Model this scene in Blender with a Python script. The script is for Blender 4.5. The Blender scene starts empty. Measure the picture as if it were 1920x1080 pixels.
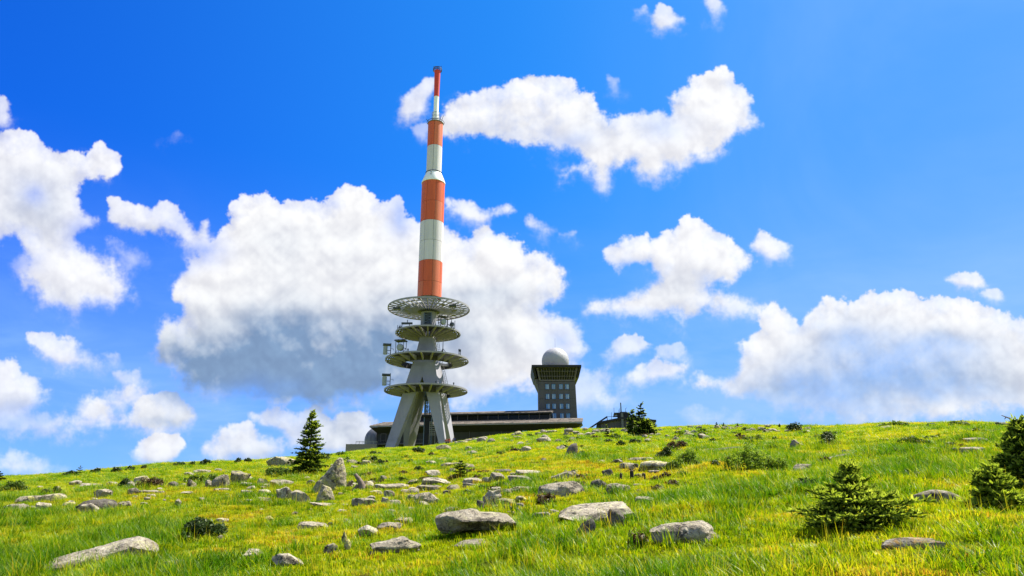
import bpy, bmesh, math, random
import numpy as np
from mathutils import Vector, Matrix

# ------------------------------------------------------------------ scene, camera, sun, exposure
S = bpy.context.scene
COL = S.collection
F = 1400.0                      # focal length in photograph pixels (1920 wide)
PITCH = math.radians(18.0)
EYE = 1.7
CP, SP = math.cos(PITCH), math.sin(PITCH)
cam_d = bpy.data.cameras.new('camera')
cam = bpy.data.objects.new('camera', cam_d)
COL.objects.link(cam)
cam.location = (0, 0, EYE)
cam.rotation_euler = (math.pi / 2 + PITCH, 0, 0)
cam_d.sensor_width = 36.0
cam_d.lens = 36.0 * F / 1920.0
cam_d.clip_start = 0.1
cam_d.clip_end = 20000
S.camera = cam

SUN_AZ = math.radians(64)       # to the right of the view direction (+Y), clockwise
SUN_EL = math.radians(58)
sun_d = bpy.data.lights.new('sun', 'SUN')
sun_d.energy = 5.0
sun_d.angle = math.radians(0.5)
sun_d.color = (1.0, 0.95, 0.86)
sun = bpy.data.objects.new('sun', sun_d)
COL.objects.link(sun)
to_sun = Vector((math.sin(SUN_AZ) * math.cos(SUN_EL), math.cos(SUN_AZ) * math.cos(SUN_EL), math.sin(SUN_EL)))
sun.rotation_euler = to_sun.to_track_quat('Z', 'Y').to_euler()
sun.location = (60, 30, 120)

S.view_settings.view_transform = 'Standard'
S.view_settings.look = 'None'
S.view_settings.gamma = 1.0
S.view_settings.use_curve_mapping = False
S.view_settings.exposure = 1.35
EXPO = 2 ** S.view_settings.exposure
SKY_STRENGTH = 0.05

# ------------------------------------------------------------------ noise helpers (numpy)
def grid_noise(w, h, cell, rng):
    """gradient-free smooth noise on a w x h grid, feature size `cell` texels, about -1..1"""
    gw, gh = int(w / cell) + 3, int(h / cell) + 3
    ang = rng.uniform(0, 2 * math.pi, (gh, gw))
    gx, gy = np.cos(ang).astype(np.float32), np.sin(ang).astype(np.float32)
    x = (np.arange(w, dtype=np.float32) / cell); y = (np.arange(h, dtype=np.float32) / cell)
    xi = x.astype(int); yi = y.astype(int)
    fx = (x - xi)[None, :]; fy = (y - yi)[:, None]
    ux = fx ** 3 * (fx * (fx * 6 - 15) + 10); uy = fy ** 3 * (fy * (fy * 6 - 15) + 10)
    def corner(dx, dy):
        ix = np.ix_(yi + dy, xi + dx)
        return gx[ix] * (fx - dx) + gy[ix] * (fy - dy)
    a = corner(0, 0); b = corner(1, 0); c = corner(0, 1); d = corner(1, 1)
    return ((a + (b - a) * ux) * (1 - uy) + (c + (d - c) * ux) * uy) * 1.5

def _hash(ix, iy, iz, seed):
    n = (ix * 374761393 + iy * 668265263 + iz * 2147483647 + seed * 1274126177) & 0xFFFFFFFF
    n = ((n ^ (n >> 13)) * 1274126177) & 0xFFFFFFFF
    n = (n ^ (n >> 16)) & 0xFFFF
    return n / 32767.5 - 1.0

def vnoise(p, seed=0):
    """value noise, p (N,3) -> (N,), -1..1"""
    pi = np.floor(p).astype(np.int64); f = p - pi
    u = f * f * (3 - 2 * f)
    x, y, z = pi[:, 0], pi[:, 1], pi[:, 2]
    def H(a, b, c): return _hash(x + a, y + b, z + c, seed)
    def L(a, b, t): return a + (b - a) * t
    return L(L(L(H(0,0,0), H(1,0,0), u[:,0]), L(H(0,1,0), H(1,1,0), u[:,0]), u[:,1]),
             L(L(H(0,0,1), H(1,0,1), u[:,0]), L(H(0,1,1), H(1,1,1), u[:,0]), u[:,1]), u[:,2])

def fbm(p, oct=4, seed=0, gain=0.5):
    s = np.zeros(len(p)); a = 1.0; t = 0
    for i in range(oct):
        s += a * vnoise(p * (2.03 ** i) + 17.3 * i, seed + i); t += a; a *= gain
    return s / t

def noise2(x, y, scale, oct=3, seed=0):
    x = np.atleast_1d(np.asarray(x, float)); y = np.atleast_1d(np.asarray(y, float))
    p = np.stack([x / scale + 531.7, y / scale + 277.1, np.full_like(x, 0.5)], 1)
    return fbm(p, oct, seed)

# ------------------------------------------------------------------ the sky: Nishita blue and cumulus clouds at infinity
# cloud outlines in a plane tangent to the sky dome (same units as F), outline, softness, opacity, edge relief
CLOUDS = [
 ([(-90,240),(0,250),(35,243),(60,252),(85,275),(125,285),(160,288),(190,274),(225,295),(237,305),(232,325),(200,335),(160,338),(145,350),(158,370),(165,400),(182,415),(170,430),(150,445),(170,460),(215,485),(257,535),(250,560),(215,578),(170,575),(138,600),(110,585),(70,580),(66,555),(30,515),(20,500),(45,475),(20,452),(0,475),(-90,480)],16,.93,15),
 ([(-60,180),(0,185),(15,195),(20,225),(10,242),(-60,250)],14,.8,10),
 ([(205,375),(225,372),(255,385),(285,388),(310,375),(335,385),(355,405),(370,430),(388,410),(395,430),(420,440),(440,470),(400,500),(360,480),(335,455),(300,440),(260,440),(225,425),(205,410)],16,.88,12),
 ([(200,450),(235,455),(275,470),(285,495),(240,520),(215,490)],34,.42,14),
 ([(325,545),(330,520),(360,500),(370,470),(378,440),(400,440),(425,425),(432,385),(450,372),(480,362),(520,378),(560,370),(600,372),(635,355),(665,350),(690,360),(700,372),(745,372),(755,400),(780,415),(800,420),(840,430),(880,440),(910,425),(950,435),(985,450),(990,475),(1015,470),(1040,490),(1055,510),(1060,560),(1040,575),(1070,590),(1090,610),(1110,640),(1115,665),(1085,690),(1000,740),(940,750),(880,765),(790,745),(700,760),(620,768),(560,765),(470,755),(400,752),(360,742),(330,722),(305,705),(288,690),(282,630),(300,600),(330,590),(340,575),(325,560)],15,1.0,17),
 ([(838,375),(870,373),(910,390),(950,388),(967,398),(930,415),(900,432),(868,420),(845,400)],18,.85,12),
 ([(975,405),(1003,408),(1042,432),(1015,446),(985,428)],18,.75,10),
 ([(1050,440),(1082,434),(1076,452)],16,.5,8),
 ([(742,212),(760,185),(800,150),(815,150),(808,180),(800,205),(785,222),(765,232)],20,.8,12),
 ([(770,240),(800,235),(805,270),(785,275)],24,.45,10),
 ([(828,195),(850,180),(900,165),(945,150),(965,148),(985,155),(1020,140),(1045,135),(1070,145),(1080,160),(1110,175),(1125,205),(1150,215),(1185,215),(1200,200),(1240,195),(1252,205),(1250,180),(1270,160),(1300,150),(1330,140),(1355,122),(1375,135),(1395,160),(1420,185),(1415,200),(1430,235),(1410,258),(1370,270),(1335,295),(1300,310),(1240,345),(1205,340),(1185,322),(1150,322),(1128,352),(1112,328),(1080,325),(1058,338),(1055,320),(1085,300),(1060,285),(1010,265),(990,287),(960,275),(930,258),(860,268),(832,255)],17,.97,17),
 ([(1140,145),(1160,150),(1162,180),(1145,178)],26,.4,10),
 ([(1125,465),(1140,455),(1175,440),(1210,432),(1225,445),(1260,430),(1285,408),(1310,415),(1340,430),(1365,435),(1385,460),(1417,490),(1405,510),(1385,530),(1345,540),(1360,550),(1400,552),(1437,570),(1430,590),(1390,600),(1350,590),(1320,595),(1295,600),(1280,616),(1260,602),(1200,595),(1130,590),(1092,590),(1105,570),(1140,560),(1170,555),(1205,540),(1230,520),(1215,500),(1175,497),(1160,517),(1130,490)],16,.97,15),
 ([(1412,460),(1425,438),(1450,448),(1487,460),(1475,480),(1445,497),(1430,475)],15,.9,10),
 ([(1284,718),(1310,700),(1340,705),(1370,690),(1385,640),(1420,620),(1430,590),(1450,572),(1475,580),(1500,600),(1520,580),(1550,560),(1590,565),(1620,550),(1665,543),(1700,553),(1760,560),(1800,562),(1850,572),(1890,580),(1930,600),(2020,600),(2060,680),(2000,760),(1900,772),(1800,790),(1700,800),(1600,792),(1500,778),(1440,765),(1410,745),(1340,735),(1300,737)],18,.96,16),
 ([(1776,525),(1800,512),(1835,514),(1847,535),(1825,545),(1800,540)],13,.93,9),
 ([(1838,552),(1868,546),(1886,563),(1858,570)],18,.7,9),
 ([(-80,660),(0,668),(30,670),(45,688),(75,708),(97,730),(92,755),(65,775),(80,785),(130,765),(150,738),(175,733),(205,760),(217,780),(190,800),(120,812),(60,818),(0,822),(-80,830)],20,.88,15),
 ([(56,635),(90,625),(105,638),(140,640),(192,680),(160,697),(110,697),(75,675)],18,.86,11),
 ([(195,668),(222,664),(230,690),(198,700)],24,.5,11),
 ([(150,742),(220,730),(250,706),(285,735),(300,760),(230,785),(180,770)],36,.72,18),
 ([(228,785),(250,760),(270,743),(330,742),(367,780),(345,806),(290,818),(238,806)],17,.95,12),
 ([(243,850),(260,830),(300,820),(335,818),(345,840),(325,862),(280,878),(246,874)],17,.9,11),
 ([(370,838),(400,815),(430,795),(470,790),(490,810),(530,815),(545,850),(500,880),(400,880)],18,.88,13),
 ([(455,775),(500,766),(600,768),(615,787),(640,772),(690,778),(704,812),(690,850),(620,860),(540,855),(525,815),(490,802)],22,.82,14),
 ([(-60,850),(20,840),(60,850),(120,880),(120,900),(-60,910)],34,.6,14),
 ([(1120,662),(1170,638),(1190,633),(1218,645),(1190,667),(1165,690),(1138,690)],24,.72,12),
 ([(1146,732),(1170,695),(1220,678),(1282,685),(1268,712),(1220,722),(1170,738)],22,.8,12),
 ([(1232,655),(1270,648),(1296,675),(1282,690),(1240,680)],26,.5,12),
 ([(1222,42),(1235,10),(1255,18),(1280,35),(1265,50),(1230,60)],17,.82,11),
 ([(1318,8),(1338,-8),(1362,18),(1335,42)],18,.75,11),
 ([(1187,20),(1210,10),(1217,25),(1200,30)],18,.6,9),
 ([(305,262),(335,245),(348,262),(322,274)],30,.35,9),
 ([(1060,690),(1140,690),(1160,760),(1080,790),(990,790)],50,.5,18),
 ([(-60,758),(60,775),(160,768),(232,788),(200,812),(60,822),(-60,832)],30,.62,14),
 ([(212,700),(265,693),(287,730),(240,747)],26,.62,12),
 ([(590,800),(650,776),(706,790),(712,850),(640,868),(580,850)],26,.6,14),
 ([(1250,770),(1330,760),(1480,790),(1470,812),(1300,812)],34,.35,12),
 ([(1120,740),(1180,735),(1200,760),(1130,780)],34,.35,12),
 # more of the same cloud field beyond the frame
 ([(-290,330),(-200,290),(-130,330),(-110,420),(-180,470),(-280,450)],18,.9,16),
 ([(2020,330),(2090,290),(2170,320),(2190,400),(2100,420),(2030,390)],18,.9,16),
 ([(560,-150),(640,-210),(760,-190),(820,-130),(740,-90),(620,-100)],18,.9,16),
 ([(1500,-220),(1620,-270),(1730,-230),(1700,-150),(1560,-150)],18,.9,16),
]
# grey undersides: centre, radii, strength
GREY = [(455,685,170,62,.95),(640,640,190,70,.62),(700,715,130,48,.7),(560,735,130,36,.75),(330,690,50,45,.5),(540,600,110,45,.45),(900,560,130,30,.42),(870,640,120,42,.28),(770,640,70,60,.4),(640,470,120,60,.12),
        (520,470,60,60,.13),(1500,738,110,50,.50),(1640,680,140,55,.46),(1740,720,140,42,.46),(1580,635,70,40,.24),(1790,640,90,26,.26),(1880,690,80,40,.2),
        (60,400,90,60,.22),(60,360,60,40,.15),(60,780,90,35,.26),(300,792,62,18,.45),(455,852,70,24,.36),(290,868,45,12,.3),(620,810,90,40,.32),(560,850,70,18,.3),(1290,540,100,34,.2),(1130,230,90,40,.1),(900,235,80,25,.12),(300,430,80,20,.12),(120,560,90,25,.14)]
# thin places where the blue shows through: centre, radii, strength
THIN = [(1530,738,120,42,.50),(1670,692,130,48,.46),(1600,640,60,28,.32),(1760,655,90,24,.30),(1800,740,120,26,.35),(395,470,34,26,.55),(340,505,30,16,.4),(745,400,22,40,.45),(60,365,26,20,.4),(150,430,36,22,.45),(30,495,30,22,.5),(130,585,60,18,.4),(1190,505,40,16,.5),(1240,235,50,22,.25),(1060,250,50,20,.25),(960,280,50,18,.3),(1180,590,70,18,.3),(1380,575,40,20,.2),(460,735,110,22,.3),(880,745,70,18,.35),(1060,640,40,40,.3),(40,790,90,22,.4),(420,865,60,14,.4)]
SX0, SX1, SY0, SY1, STEP = -300.0, 2220.0, -330.0, 1020.0, 1.2

def cloud_image():
    rng = np.random.default_rng(11)
    W, H = int((SX1 - SX0) / STEP), int((SY1 - SY0) / STEP)
    def octs(cells, gain, billow):
        s = np.zeros((H, W), np.float32); a = 1.0; t = 0
        for c in cells:
            n = grid_noise(W, H, c / STEP, rng)
            s += a * (np.abs(n) * 2 - 0.55 if billow else n); t += a; a *= gain
        return s / t
    bil = octs((78, 41, 21, 11, 6, 3.4), .62, True)
    puff = octs((95, 48, 25, 13), .52, True); puff2 = octs((40, 21, 11, 6), .5, True)
    fb = octs((120, 60, 30, 15, 7.5, 3.8), .6, False)
    big = octs((170, 85, 42), .55, False)
    wis = octs((52, 26, 13, 6.5, 3.3), .68, False)
    # coarse distance grids
    CS = 5.0
    cw, ch = int((SX1 - SX0) / CS) + 2, int((SY1 - SY0) / CS) + 2
    cx = SX0 + np.arange(cw) * CS; cy = SY0 + np.arange(ch) * CS
    gx, gy = np.meshgrid(cx, cy)
    px = SX0 + (np.arange(W) + .5) * STEP; py = SY0 + (np.arange(H) + .5) * STEP
    def up(a, xs, ys, x0i, y0i):
        u = (xs - SX0) / CS - x0i; v = (ys - SY0) / CS - y0i
        ui = np.clip(u.astype(int), 0, a.shape[1] - 2); vi = np.clip(v.astype(int), 0, a.shape[0] - 2)
        fu = (u - ui)[None, :]; fv = (v - vi)[:, None]
        A = a[np.ix_(vi, ui)]; B = a[np.ix_(vi, ui + 1)]; C = a[np.ix_(vi + 1, ui)]; D = a[np.ix_(vi + 1, ui + 1)]
        return (A + (B - A) * fu) * (1 - fv) + (C + (D - C) * fu) * fv
    alpha = np.zeros((H, W), np.float32); hgt = np.zeros((H, W), np.float32)
    for pts, soft, op, rel in CLOUDS:
        P = np.array(pts, float); m = 70
        x0, y0 = P.min(0) - m; x1, y1 = P.max(0) + m
        i0 = max(int((x0 - SX0) / CS), 0); i1 = min(int((x1 - SX0) / CS) + 2, cw)
        j0 = max(int((y0 - SY0) / CS), 0); j1 = min(int((y1 - SY0) / CS) + 2, ch)
        X = gx[j0:j1, i0:i1]; Y = gy[j0:j1, i0:i1]
        d = np.full(X.shape, 1e9); ins = np.zeros(X.shape, bool)
        for k in range(len(P)):
            a = P[k]; b = P[(k + 1) % len(P)]; ab = b - a
            t = np.clip(((X - a[0]) * ab[0] + (Y - a[1]) * ab[1]) / (ab @ ab + 1e-9), 0, 1)
            d = np.minimum(d, np.hypot(X - a[0] - t * ab[0], Y - a[1] - t * ab[1]))
            if a[1] != b[1]:
                c = ((a[1] > Y) != (b[1] > Y)) & (X < (b[0] - a[0]) * (Y - a[1]) / (b[1] - a[1]) + a[0])
                ins ^= c
        sd = np.where(ins, d, -d)
        wi = np.where((px > cx[i0]) & (px < cx[i1 - 1]))[0]; wj = np.where((py > cy[j0]) & (py < cy[j1 - 1]))[0]
        sl = np.ix_(wj, wi)
        s = up(sd, px[wi], py[wj], i0, j0)
        low = np.clip((py[wj] - P[:, 1].min()) / (np.ptp(P[:, 1]) + 1), 0, 1)[:, None]   # 0 top .. 1 bottom
        f = s + rel * (.95 - .55 * low) * bil[sl] + rel * (.62 + .8 * low) * fb[sl] + rel * 1.05 * wis[sl] * (1 + .6 * low) + (6 if np.ptp(P[:, 0]) < 150 else 3)
        sof = soft * (.34 + 2.4 * low ** 1.5) * (1 + .8 * np.clip(big[sl], -.6, 1))
        t = np.clip(f / sof, 0, 1); a = t * t * (3 - 2 * t) * op
        thin = np.clip(.35 + f / 55 + 1.1 * fb[sl] + .5 * wis[sl], 0, 1)
        a *= .72 + .28 * thin
        alpha[sl] = 1 - (1 - alpha[sl]) * (1 - a)
        # torn, thin edges and stray wisps round the body
        f2 = s + 30 * fb[sl] + 42 * wis[sl] + 16 * (low - .35)
        t2 = np.clip((f2 + 6) / 46, 0, 1); a2 = t2 * t2 * (3 - 2 * t2) * (.16 + .26 * low) * op
        alpha[sl] = 1 - (1 - alpha[sl]) * (1 - a2 * np.clip(1 + s / 60, 0, 1))
        hgt[sl] = np.maximum(hgt[sl], np.sqrt(np.clip(f, 0, 140)) * 4.4)
    # shading: puffs lit from the upper right (towards the sun), grey undersides
    rel = hgt + 32 * puff + 11 * puff2
    k = int(5 / STEP)
    def sh(a, dx, dy): return np.roll(np.roll(a, dy, 0), dx, 1)
    lit = rel - sh(rel, -k, 2 * k)            # falls towards the sun side: bright
    lit = np.tanh(lit / 15.0)
    lit2 = np.tanh((rel - sh(rel, -3 * k, 5 * k)) / 26.0)
    PX, PY = np.meshgrid(px, py)
    wx = PX + 34 * big + 16 * fb; wy = PY + 26 * np.roll(big, 97, 1) + 16 * np.roll(fb, 61, 0)
    dark = np.zeros((H, W), np.float32)
    for gxx, gyy, rx, ry, st in GREY:
        q = ((wx - gxx) / rx) ** 2 + ((wy - gyy) / ry) ** 2
        dark = np.maximum(dark, 0) + st * np.exp(-q * .9) * (1 - .35 * np.clip(dark, 0, 1))
    for gxx, gyy, rx, ry, st in THIN:
        q = ((wx - gxx) / rx) ** 2 + ((wy - gyy) / ry) ** 2
        alpha *= 1 - np.clip(st * np.exp(-q) * (1 + .8 * wis), 0, .9)
    dark = np.clip(dark * (1 + .55 * fb - .25 * lit2), 0, 1.15)
    shade = .915 + .045 * lit + .115 * lit2 + .04 * np.clip(hgt / 40, 0, 1)
    shade = np.clip(shade, .55, 1.08)
    # fade to nothing at the border of the sheet
    bx = np.clip(np.minimum(px - SX0, SX1 - px) / 160, 0, 1)[None, :]; by = np.clip(np.minimum(py - SY0, SY1 - py) / 160, 0, 1)
    by = np.where(py > 700, 1, by)[:, None]
    alpha *= bx * by
    img = bpy.data.images.new('cloud_field', W, H, alpha=False, float_buffer=True, is_data=True)
    out = np.ones((H, W, 4), np.float32)
    out[..., 0] = alpha; out[..., 1] = np.clip(shade, 0, 1.2); out[..., 2] = np.clip(dark, 0, 1)
    img.pixels.foreach_set(out[::-1].ravel())
    img.update()
    return img

class NT:
    """tiny helper for node trees"""
    def __init__(self, tree): self.t = tree; self.n = tree.nodes; self.l = tree.links
    def new(self, kind, **kw):
        n = self.n.new(kind)
        for k, v in kw.items():
            if k == 'inp':
                for kk, vv in v.items():
                    if isinstance(vv, bpy.types.NodeSocket): self.l.new(vv, n.inputs[kk])
                    else: n.inputs[kk].default_value = vv
            else: setattr(n, k, v)
        return n
    def math(self, op, a, b=0.0, c=None, clamp=False):
        n = self.n.new('ShaderNodeMath'); n.operation = op; n.use_clamp = clamp
        for i, v in enumerate((a, b) if c is None else (a, b, c)):
            if isinstance(v, bpy.types.NodeSocket): self.l.new(v, n.inputs[i])
            else: n.inputs[i].default_value = v
        return n.outputs[0]
    def mix(self, fac, a, b, blend='MIX', clampf=True):
        n = self.n.new('ShaderNodeMix'); n.data_type = 'RGBA'; n.blend_type = blend; n.clamp_factor = clampf
        for idx, v in ((0, fac), (6, a), (7, b)):
            if isinstance(v, bpy.types.NodeSocket): self.l.new(v, n.inputs[idx])
            else: n.inputs[idx].default_value = v if idx == 0 or len(v) == 4 else (*v, 1)
        return n.outputs[2]
    def ramp(self, fac, stops, interp='LINEAR'):
        n = self.n.new('ShaderNodeValToRGB'); n.color_ramp.interpolation = interp
        e = n.color_ramp.elements
        while len(e) < len(stops): e.new(.5)
        for el, (p, c) in zip(e, stops): el.position = p; el.color = (*c, 1) if len(c) == 3 else c
        self.l.new(fac, n.inputs[0]); return n.outputs[0]
    def smooth(self, v, lo, hi, a=0.0, b=1.0):
        n = self.n.new('ShaderNodeMapRange'); n.interpolation_type = 'SMOOTHSTEP'
        self.l.new(v, n.inputs[0])
        for i, x in enumerate((lo, hi, a, b)): n.inputs[i + 1].default_value = x
        return n.outputs[0]
    def noise(self, vec, scale, detail=4, rough=.55, dist=0.0):
        n = self.n.new('ShaderNodeTexNoise'); self.l.new(vec, n.inputs['Vector'])
        n.inputs['Scale'].default_value = scale; n.inputs['Detail'].default_value = detail
        n.inputs['Roughness'].default_value = rough; n.inputs['Distortion'].default_value = dist
        return n.outputs['Fac']

def build_world():
    w = bpy.data.worlds.new('World'); S.world = w; w.use_nodes = True
    nt = NT(w.node_tree); nt.n.clear()
    sky = nt.new('ShaderNodeTexSky', sky_type='NISHITA', sun_disc=False, sun_elevation=SUN_EL, sun_rotation=SUN_AZ,
                 altitude=1100.0, air_density=1.0, dust_density=0.35, ozone_density=2.2)
    tc = nt.new('ShaderNodeTexCoord')
    d = tc.outputs['Generated']
    def dot(v):
        n = nt.new('ShaderNodeVectorMath', operation='DOT_PRODUCT'); nt.l.new(d, n.inputs[0]); n.inputs[1].default_value = v
        return n.outputs['Value']
    # clear-sky colour: deep, clean mountain blue, paler towards the ground
    el = dot((0, 0, 1))
    blue = nt.new('ShaderNodeHueSaturation', inp={'Hue': HUE, 'Saturation': SAT, 'Value': VAL, 'Color': sky.outputs[0]}).outputs[0]
    blue = nt.mix(1.0, blue, BLUE_TINT, 'MULTIPLY')
    rr = dot((1, 0, 0))
    az = nt.smooth(rr, -.72, .30, .10, .56)             # the blue pales steadily towards the sun's side
    blue = nt.mix(az, blue, tuple((1.0 / (SKY_STRENGTH * EXPO)) * c for c in AZURE))
    veil = nt.smooth(rr, -.05, .70, 0.0, .46)          # thin high veil on the sunward side
    low = nt.smooth(el, -.02, .46, LOWV, 0.0)
    wn = nt.noise(d, 2.2, 5, .6, .8)
    veil = nt.math('MULTIPLY', veil, nt.smooth(wn, .3, .75, .6, 1.25))
    lowv = nt.new('ShaderNodeMapping', inp={'Scale': (3.0, 3.0, 11.0)}); nt.l.new(d, lowv.inputs[0])
    low = nt.math('MULTIPLY', low, nt.smooth(nt.noise(lowv.outputs[0], 1.4, 5, .6, .4), .35, .70, .85, 1.4))
    pale = nt.math('ADD', veil, low, clamp=True)
    K = 1.0 / (SKY_STRENGTH * EXPO)
    blue = nt.mix(pale, blue, tuple(K * c for c in PALE))
    # cumulus field
    fw = dot((0, CP, SP)); upv = dot((0, -SP, CP))
    fwc = nt.math('MAXIMUM', fw, .05)
    a = nt.math('DIVIDE', rr, fwc); b = nt.math('DIVIDE', upv, fwc)
    u = nt.math('MULTIPLY_ADD', a, F / (SX1 - SX0), (960 - SX0) / (SX1 - SX0))
    v = nt.math('MULTIPLY_ADD', b, F / (SY1 - SY0), (SY1 - 540) / (SY1 - SY0))
    uv = nt.new('ShaderNodeCombineXYZ', inp={0: u, 1: v}).outputs[0]
    im = nt.new('ShaderNodeTexImage', image=cloud_image(), extension='CLIP', interpolation='Cubic')
    nt.l.new(uv, im.inputs[0])
    sep = nt.new('ShaderNodeSeparateColor', inp={0: im.outputs[0]})
    inwin = nt.math('GREATER_THAN', fw, .06)
    al = nt.math('MULTIPLY', sep.outputs[0], inwin)
    ccol = nt.mix(sep.outputs[2], tuple(K * c for c in (1.0, 1.0, 1.01)), tuple(K * c for c in (.25, .385, .60)))
    ccol = nt.mix(1.0, ccol, nt.new('ShaderNodeCombineColor', inp={0: sep.outputs[1], 1: sep.outputs[1], 2: nt.math('POWER', sep.outputs[1], .8)}).outputs[0], 'MULTIPLY')
    # the rest of the sky carries the same kind of scattered cumulus
    den = nt.math('ADD', nt.math('MAXIMUM', el, 0.0), .16)
    pv = nt.new('ShaderNodeVectorMath', operation='SCALE'); nt.l.new(d, pv.inputs[0]); nt.l.new(nt.math('DIVIDE', 1.0, den), pv.inputs['Scale'])
    n1 = nt.noise(pv.outputs[0], 1.3, 7, .58, .3)
    gen = nt.smooth(n1, .47, .58)
    wu = nt.math('MINIMUM', nt.smooth(u, -.02, .07), nt.smooth(u, .93, 1.02, 1, 0)); wv = nt.smooth(v, .93, 1.02, 1, 0)
    win = nt.math('MULTIPLY', nt.math('MULTIPLY', wu, wv), inwin)
    gen = nt.math('MULTIPLY', gen, nt.math('SUBTRACT', 1.0, win))
    gcol = nt.mix(nt.smooth(n1, .6, .8), tuple(K * c for c in (.93, .94, .97)), tuple(K * c for c in (.62, .68, .78)))
    col = nt.mix(gen, blue, gcol)
    col = nt.mix(al, col, ccol)
    bg = nt.new('ShaderNodeBackground', inp={'Color': col, 'Strength': SKY_STRENGTH})
    out = nt.new('ShaderNodeOutputWorld'); nt.l.new(bg.outputs[0], out.inputs[0])

HUE, SAT, VAL = 0.5, 1.42, 1.0
BLUE_TINT = (.10, .62, 1.85)
AZURE = (.05, .475, 1.04)
PALE = (.36, .62, 1.06)
LOWV = .74
build_world()

# ------------------------------------------------------------------ object helpers
def tag(o, label, cat, group=None):
    o['label'] = label; o['category'] = cat
    if group: o['group'] = group
    return o

def link(name, me, mat=None, parent=None):
    o = bpy.data.objects.new(name, me); COL.objects.link(o)
    if mat is not None and me is not None and not me.materials: me.materials.append(mat)
    if parent is not None: o.parent = parent
    return o

def empty(name, loc, rz=0.0):
    o = bpy.data.objects.new(name, None); COL.objects.link(o)
    o.location = loc; o.rotation_euler = (0, 0, rz); o.empty_display_size = .5
    return o

def mesh_from(name, v, f, smooth=False):
    me = bpy.data.meshes.new(name)
    me.from_pydata([tuple(map(float, p)) for p in v], [], f)
    if smooth: me.polygons.foreach_set('use_smooth', [True] * len(me.polygons))
    me.update(); return me

def mesh_tris(name, verts, tris, smooth=False):
    """fast mesh from numpy arrays: verts (N,3), tris (M,3)"""
    me = bpy.data.meshes.new(name); n = len(verts); m = len(tris)
    me.vertices.add(n); me.vertices.foreach_set('co', np.ascontiguousarray(verts, np.float32).ravel())
    me.loops.add(m * 3); me.loops.foreach_set('vertex_index', np.ascontiguousarray(tris, np.int32).ravel())
    me.polygons.add(m); me.polygons.foreach_set('loop_start', np.arange(0, m * 3, 3, dtype=np.int32))
    if smooth: me.polygons.foreach_set('use_smooth', np.ones(m, bool))
    me.update(calc_edges=True); me.validate(); return me

class MB:
    """collects boxes, beams, tubes and prisms; build() links them as ONE mesh object"""
    def __init__(self): self.v = []; self.f = []
    def add(self, v, f):
        b = len(self.v); self.v += [tuple(map(float, p)) for p in v]; self.f += [tuple(i + b for i in q) for q in f]; return self
    def hexa(self, lo, hi):
        """lo, hi: four points each, counter-clockwise seen from above"""
        return self.add(list(lo) + list(hi), [(3,2,1,0),(4,5,6,7),(0,1,5,4),(1,2,6,5),(2,3,7,6),(3,0,4,7)])
    def box(self, x0, x1, y0, y1, z0, z1):
        return self.hexa([(x0,y0,z0),(x1,y0,z0),(x1,y1,z0),(x0,y1,z0)], [(x0,y0,z1),(x1,y0,z1),(x1,y1,z1),(x0,y1,z1)])
    def beam(self, p, q, w, h=None, up=(0,0,1)):
        p = Vector(p); q = Vector(q); h = w if h is None else h
        d = (q - p).normalized(); u = Vector(up)
        if abs(d.dot(u)) > .98: u = Vector((0, 1, 0))
        s = d.cross(u).normalized() * (w / 2); t = s.cross(d).normalized() * (h / 2)
        return self.hexa([p-s-t, p+s-t, p+s+t, p-s+t][::-1], [q-s-t, q+s-t, q+s+t, q-s+t][::-1])
    def tube(self, p, q, r0, r1=None, n=8, caps=True):
        p = Vector(p); q = Vector(q); r1 = r0 if r1 is None else r1
        d = (q - p).normalized(); u = Vector((0,0,1)) if abs(d.z) < .95 else Vector((1,0,0))
        s = d.cross(u).normalized(); t = d.cross(s).normalized(); v = []; f = []
        for (c, r) in ((p, r0), (q, r1)):
            for k in range(n):
                a = 2 * math.pi * k / n; v.append(c + s * (r * math.cos(a)) + t * (r * math.sin(a)))
        for k in range(n): f.append((k, (k+1) % n, n + (k+1) % n, n + k)[::-1])
        if caps: f.append(tuple(range(n))); f.append(tuple(range(2*n-1, n-1, -1)))
        return self.add(v, f)
    def path(self, pts, r, n=6):
        for a, b in zip(pts, pts[1:]): self.tube(a, b, r, r, n)
        return self
    def lathe(self, prof, n=32, a0=0.0, a1=2*math.pi, closed=False):
        """prof: (r, z) pairs; closed joins last to first (a ring's cross-section)"""
        full = abs(a1 - a0 - 2*math.pi) < 1e-6; m = n if full else n + 1; v = []; f = []
        for k in range(m):
            a = a0 + (a1 - a0) * k / n
            for r, z in prof: v.append((r*math.cos(a), r*math.sin(a), z))
        L = len(prof); segs = L if closed else L - 1
        for k in range(n):
            k2 = (k + 1) % m
            for i in range(segs):
                j = (i + 1) % L
                f.append((k*L+i, k2*L+i, k2*L+j, k*L+j))
        if not full and closed:
            f.append(tuple(range(L))[::-1]); f.append(tuple((m-1)*L + i for i in range(L)))
        return self.add(v, f)
    def mesh(self, name, smooth=False): return mesh_from(name, self.v, self.f, smooth)
    def build(self, name, mat, parent=None, smooth=False):
        o = link(name, self.mesh(name, smooth), mat, parent)
        if smooth:
            try: o.data.set_sharp_from_angle(angle=math.radians(40))
            except Exception: pass
        return o

def copy_obj(o, parent=None):
    c = o.copy(); COL.objects.link(c)
    if parent is not None: c.parent = parent
    return c
def copy_tree(o, parent=None):
    c = copy_obj(o, parent)
    for ch in list(o.children): copy_tree(ch, c)
    return c

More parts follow.
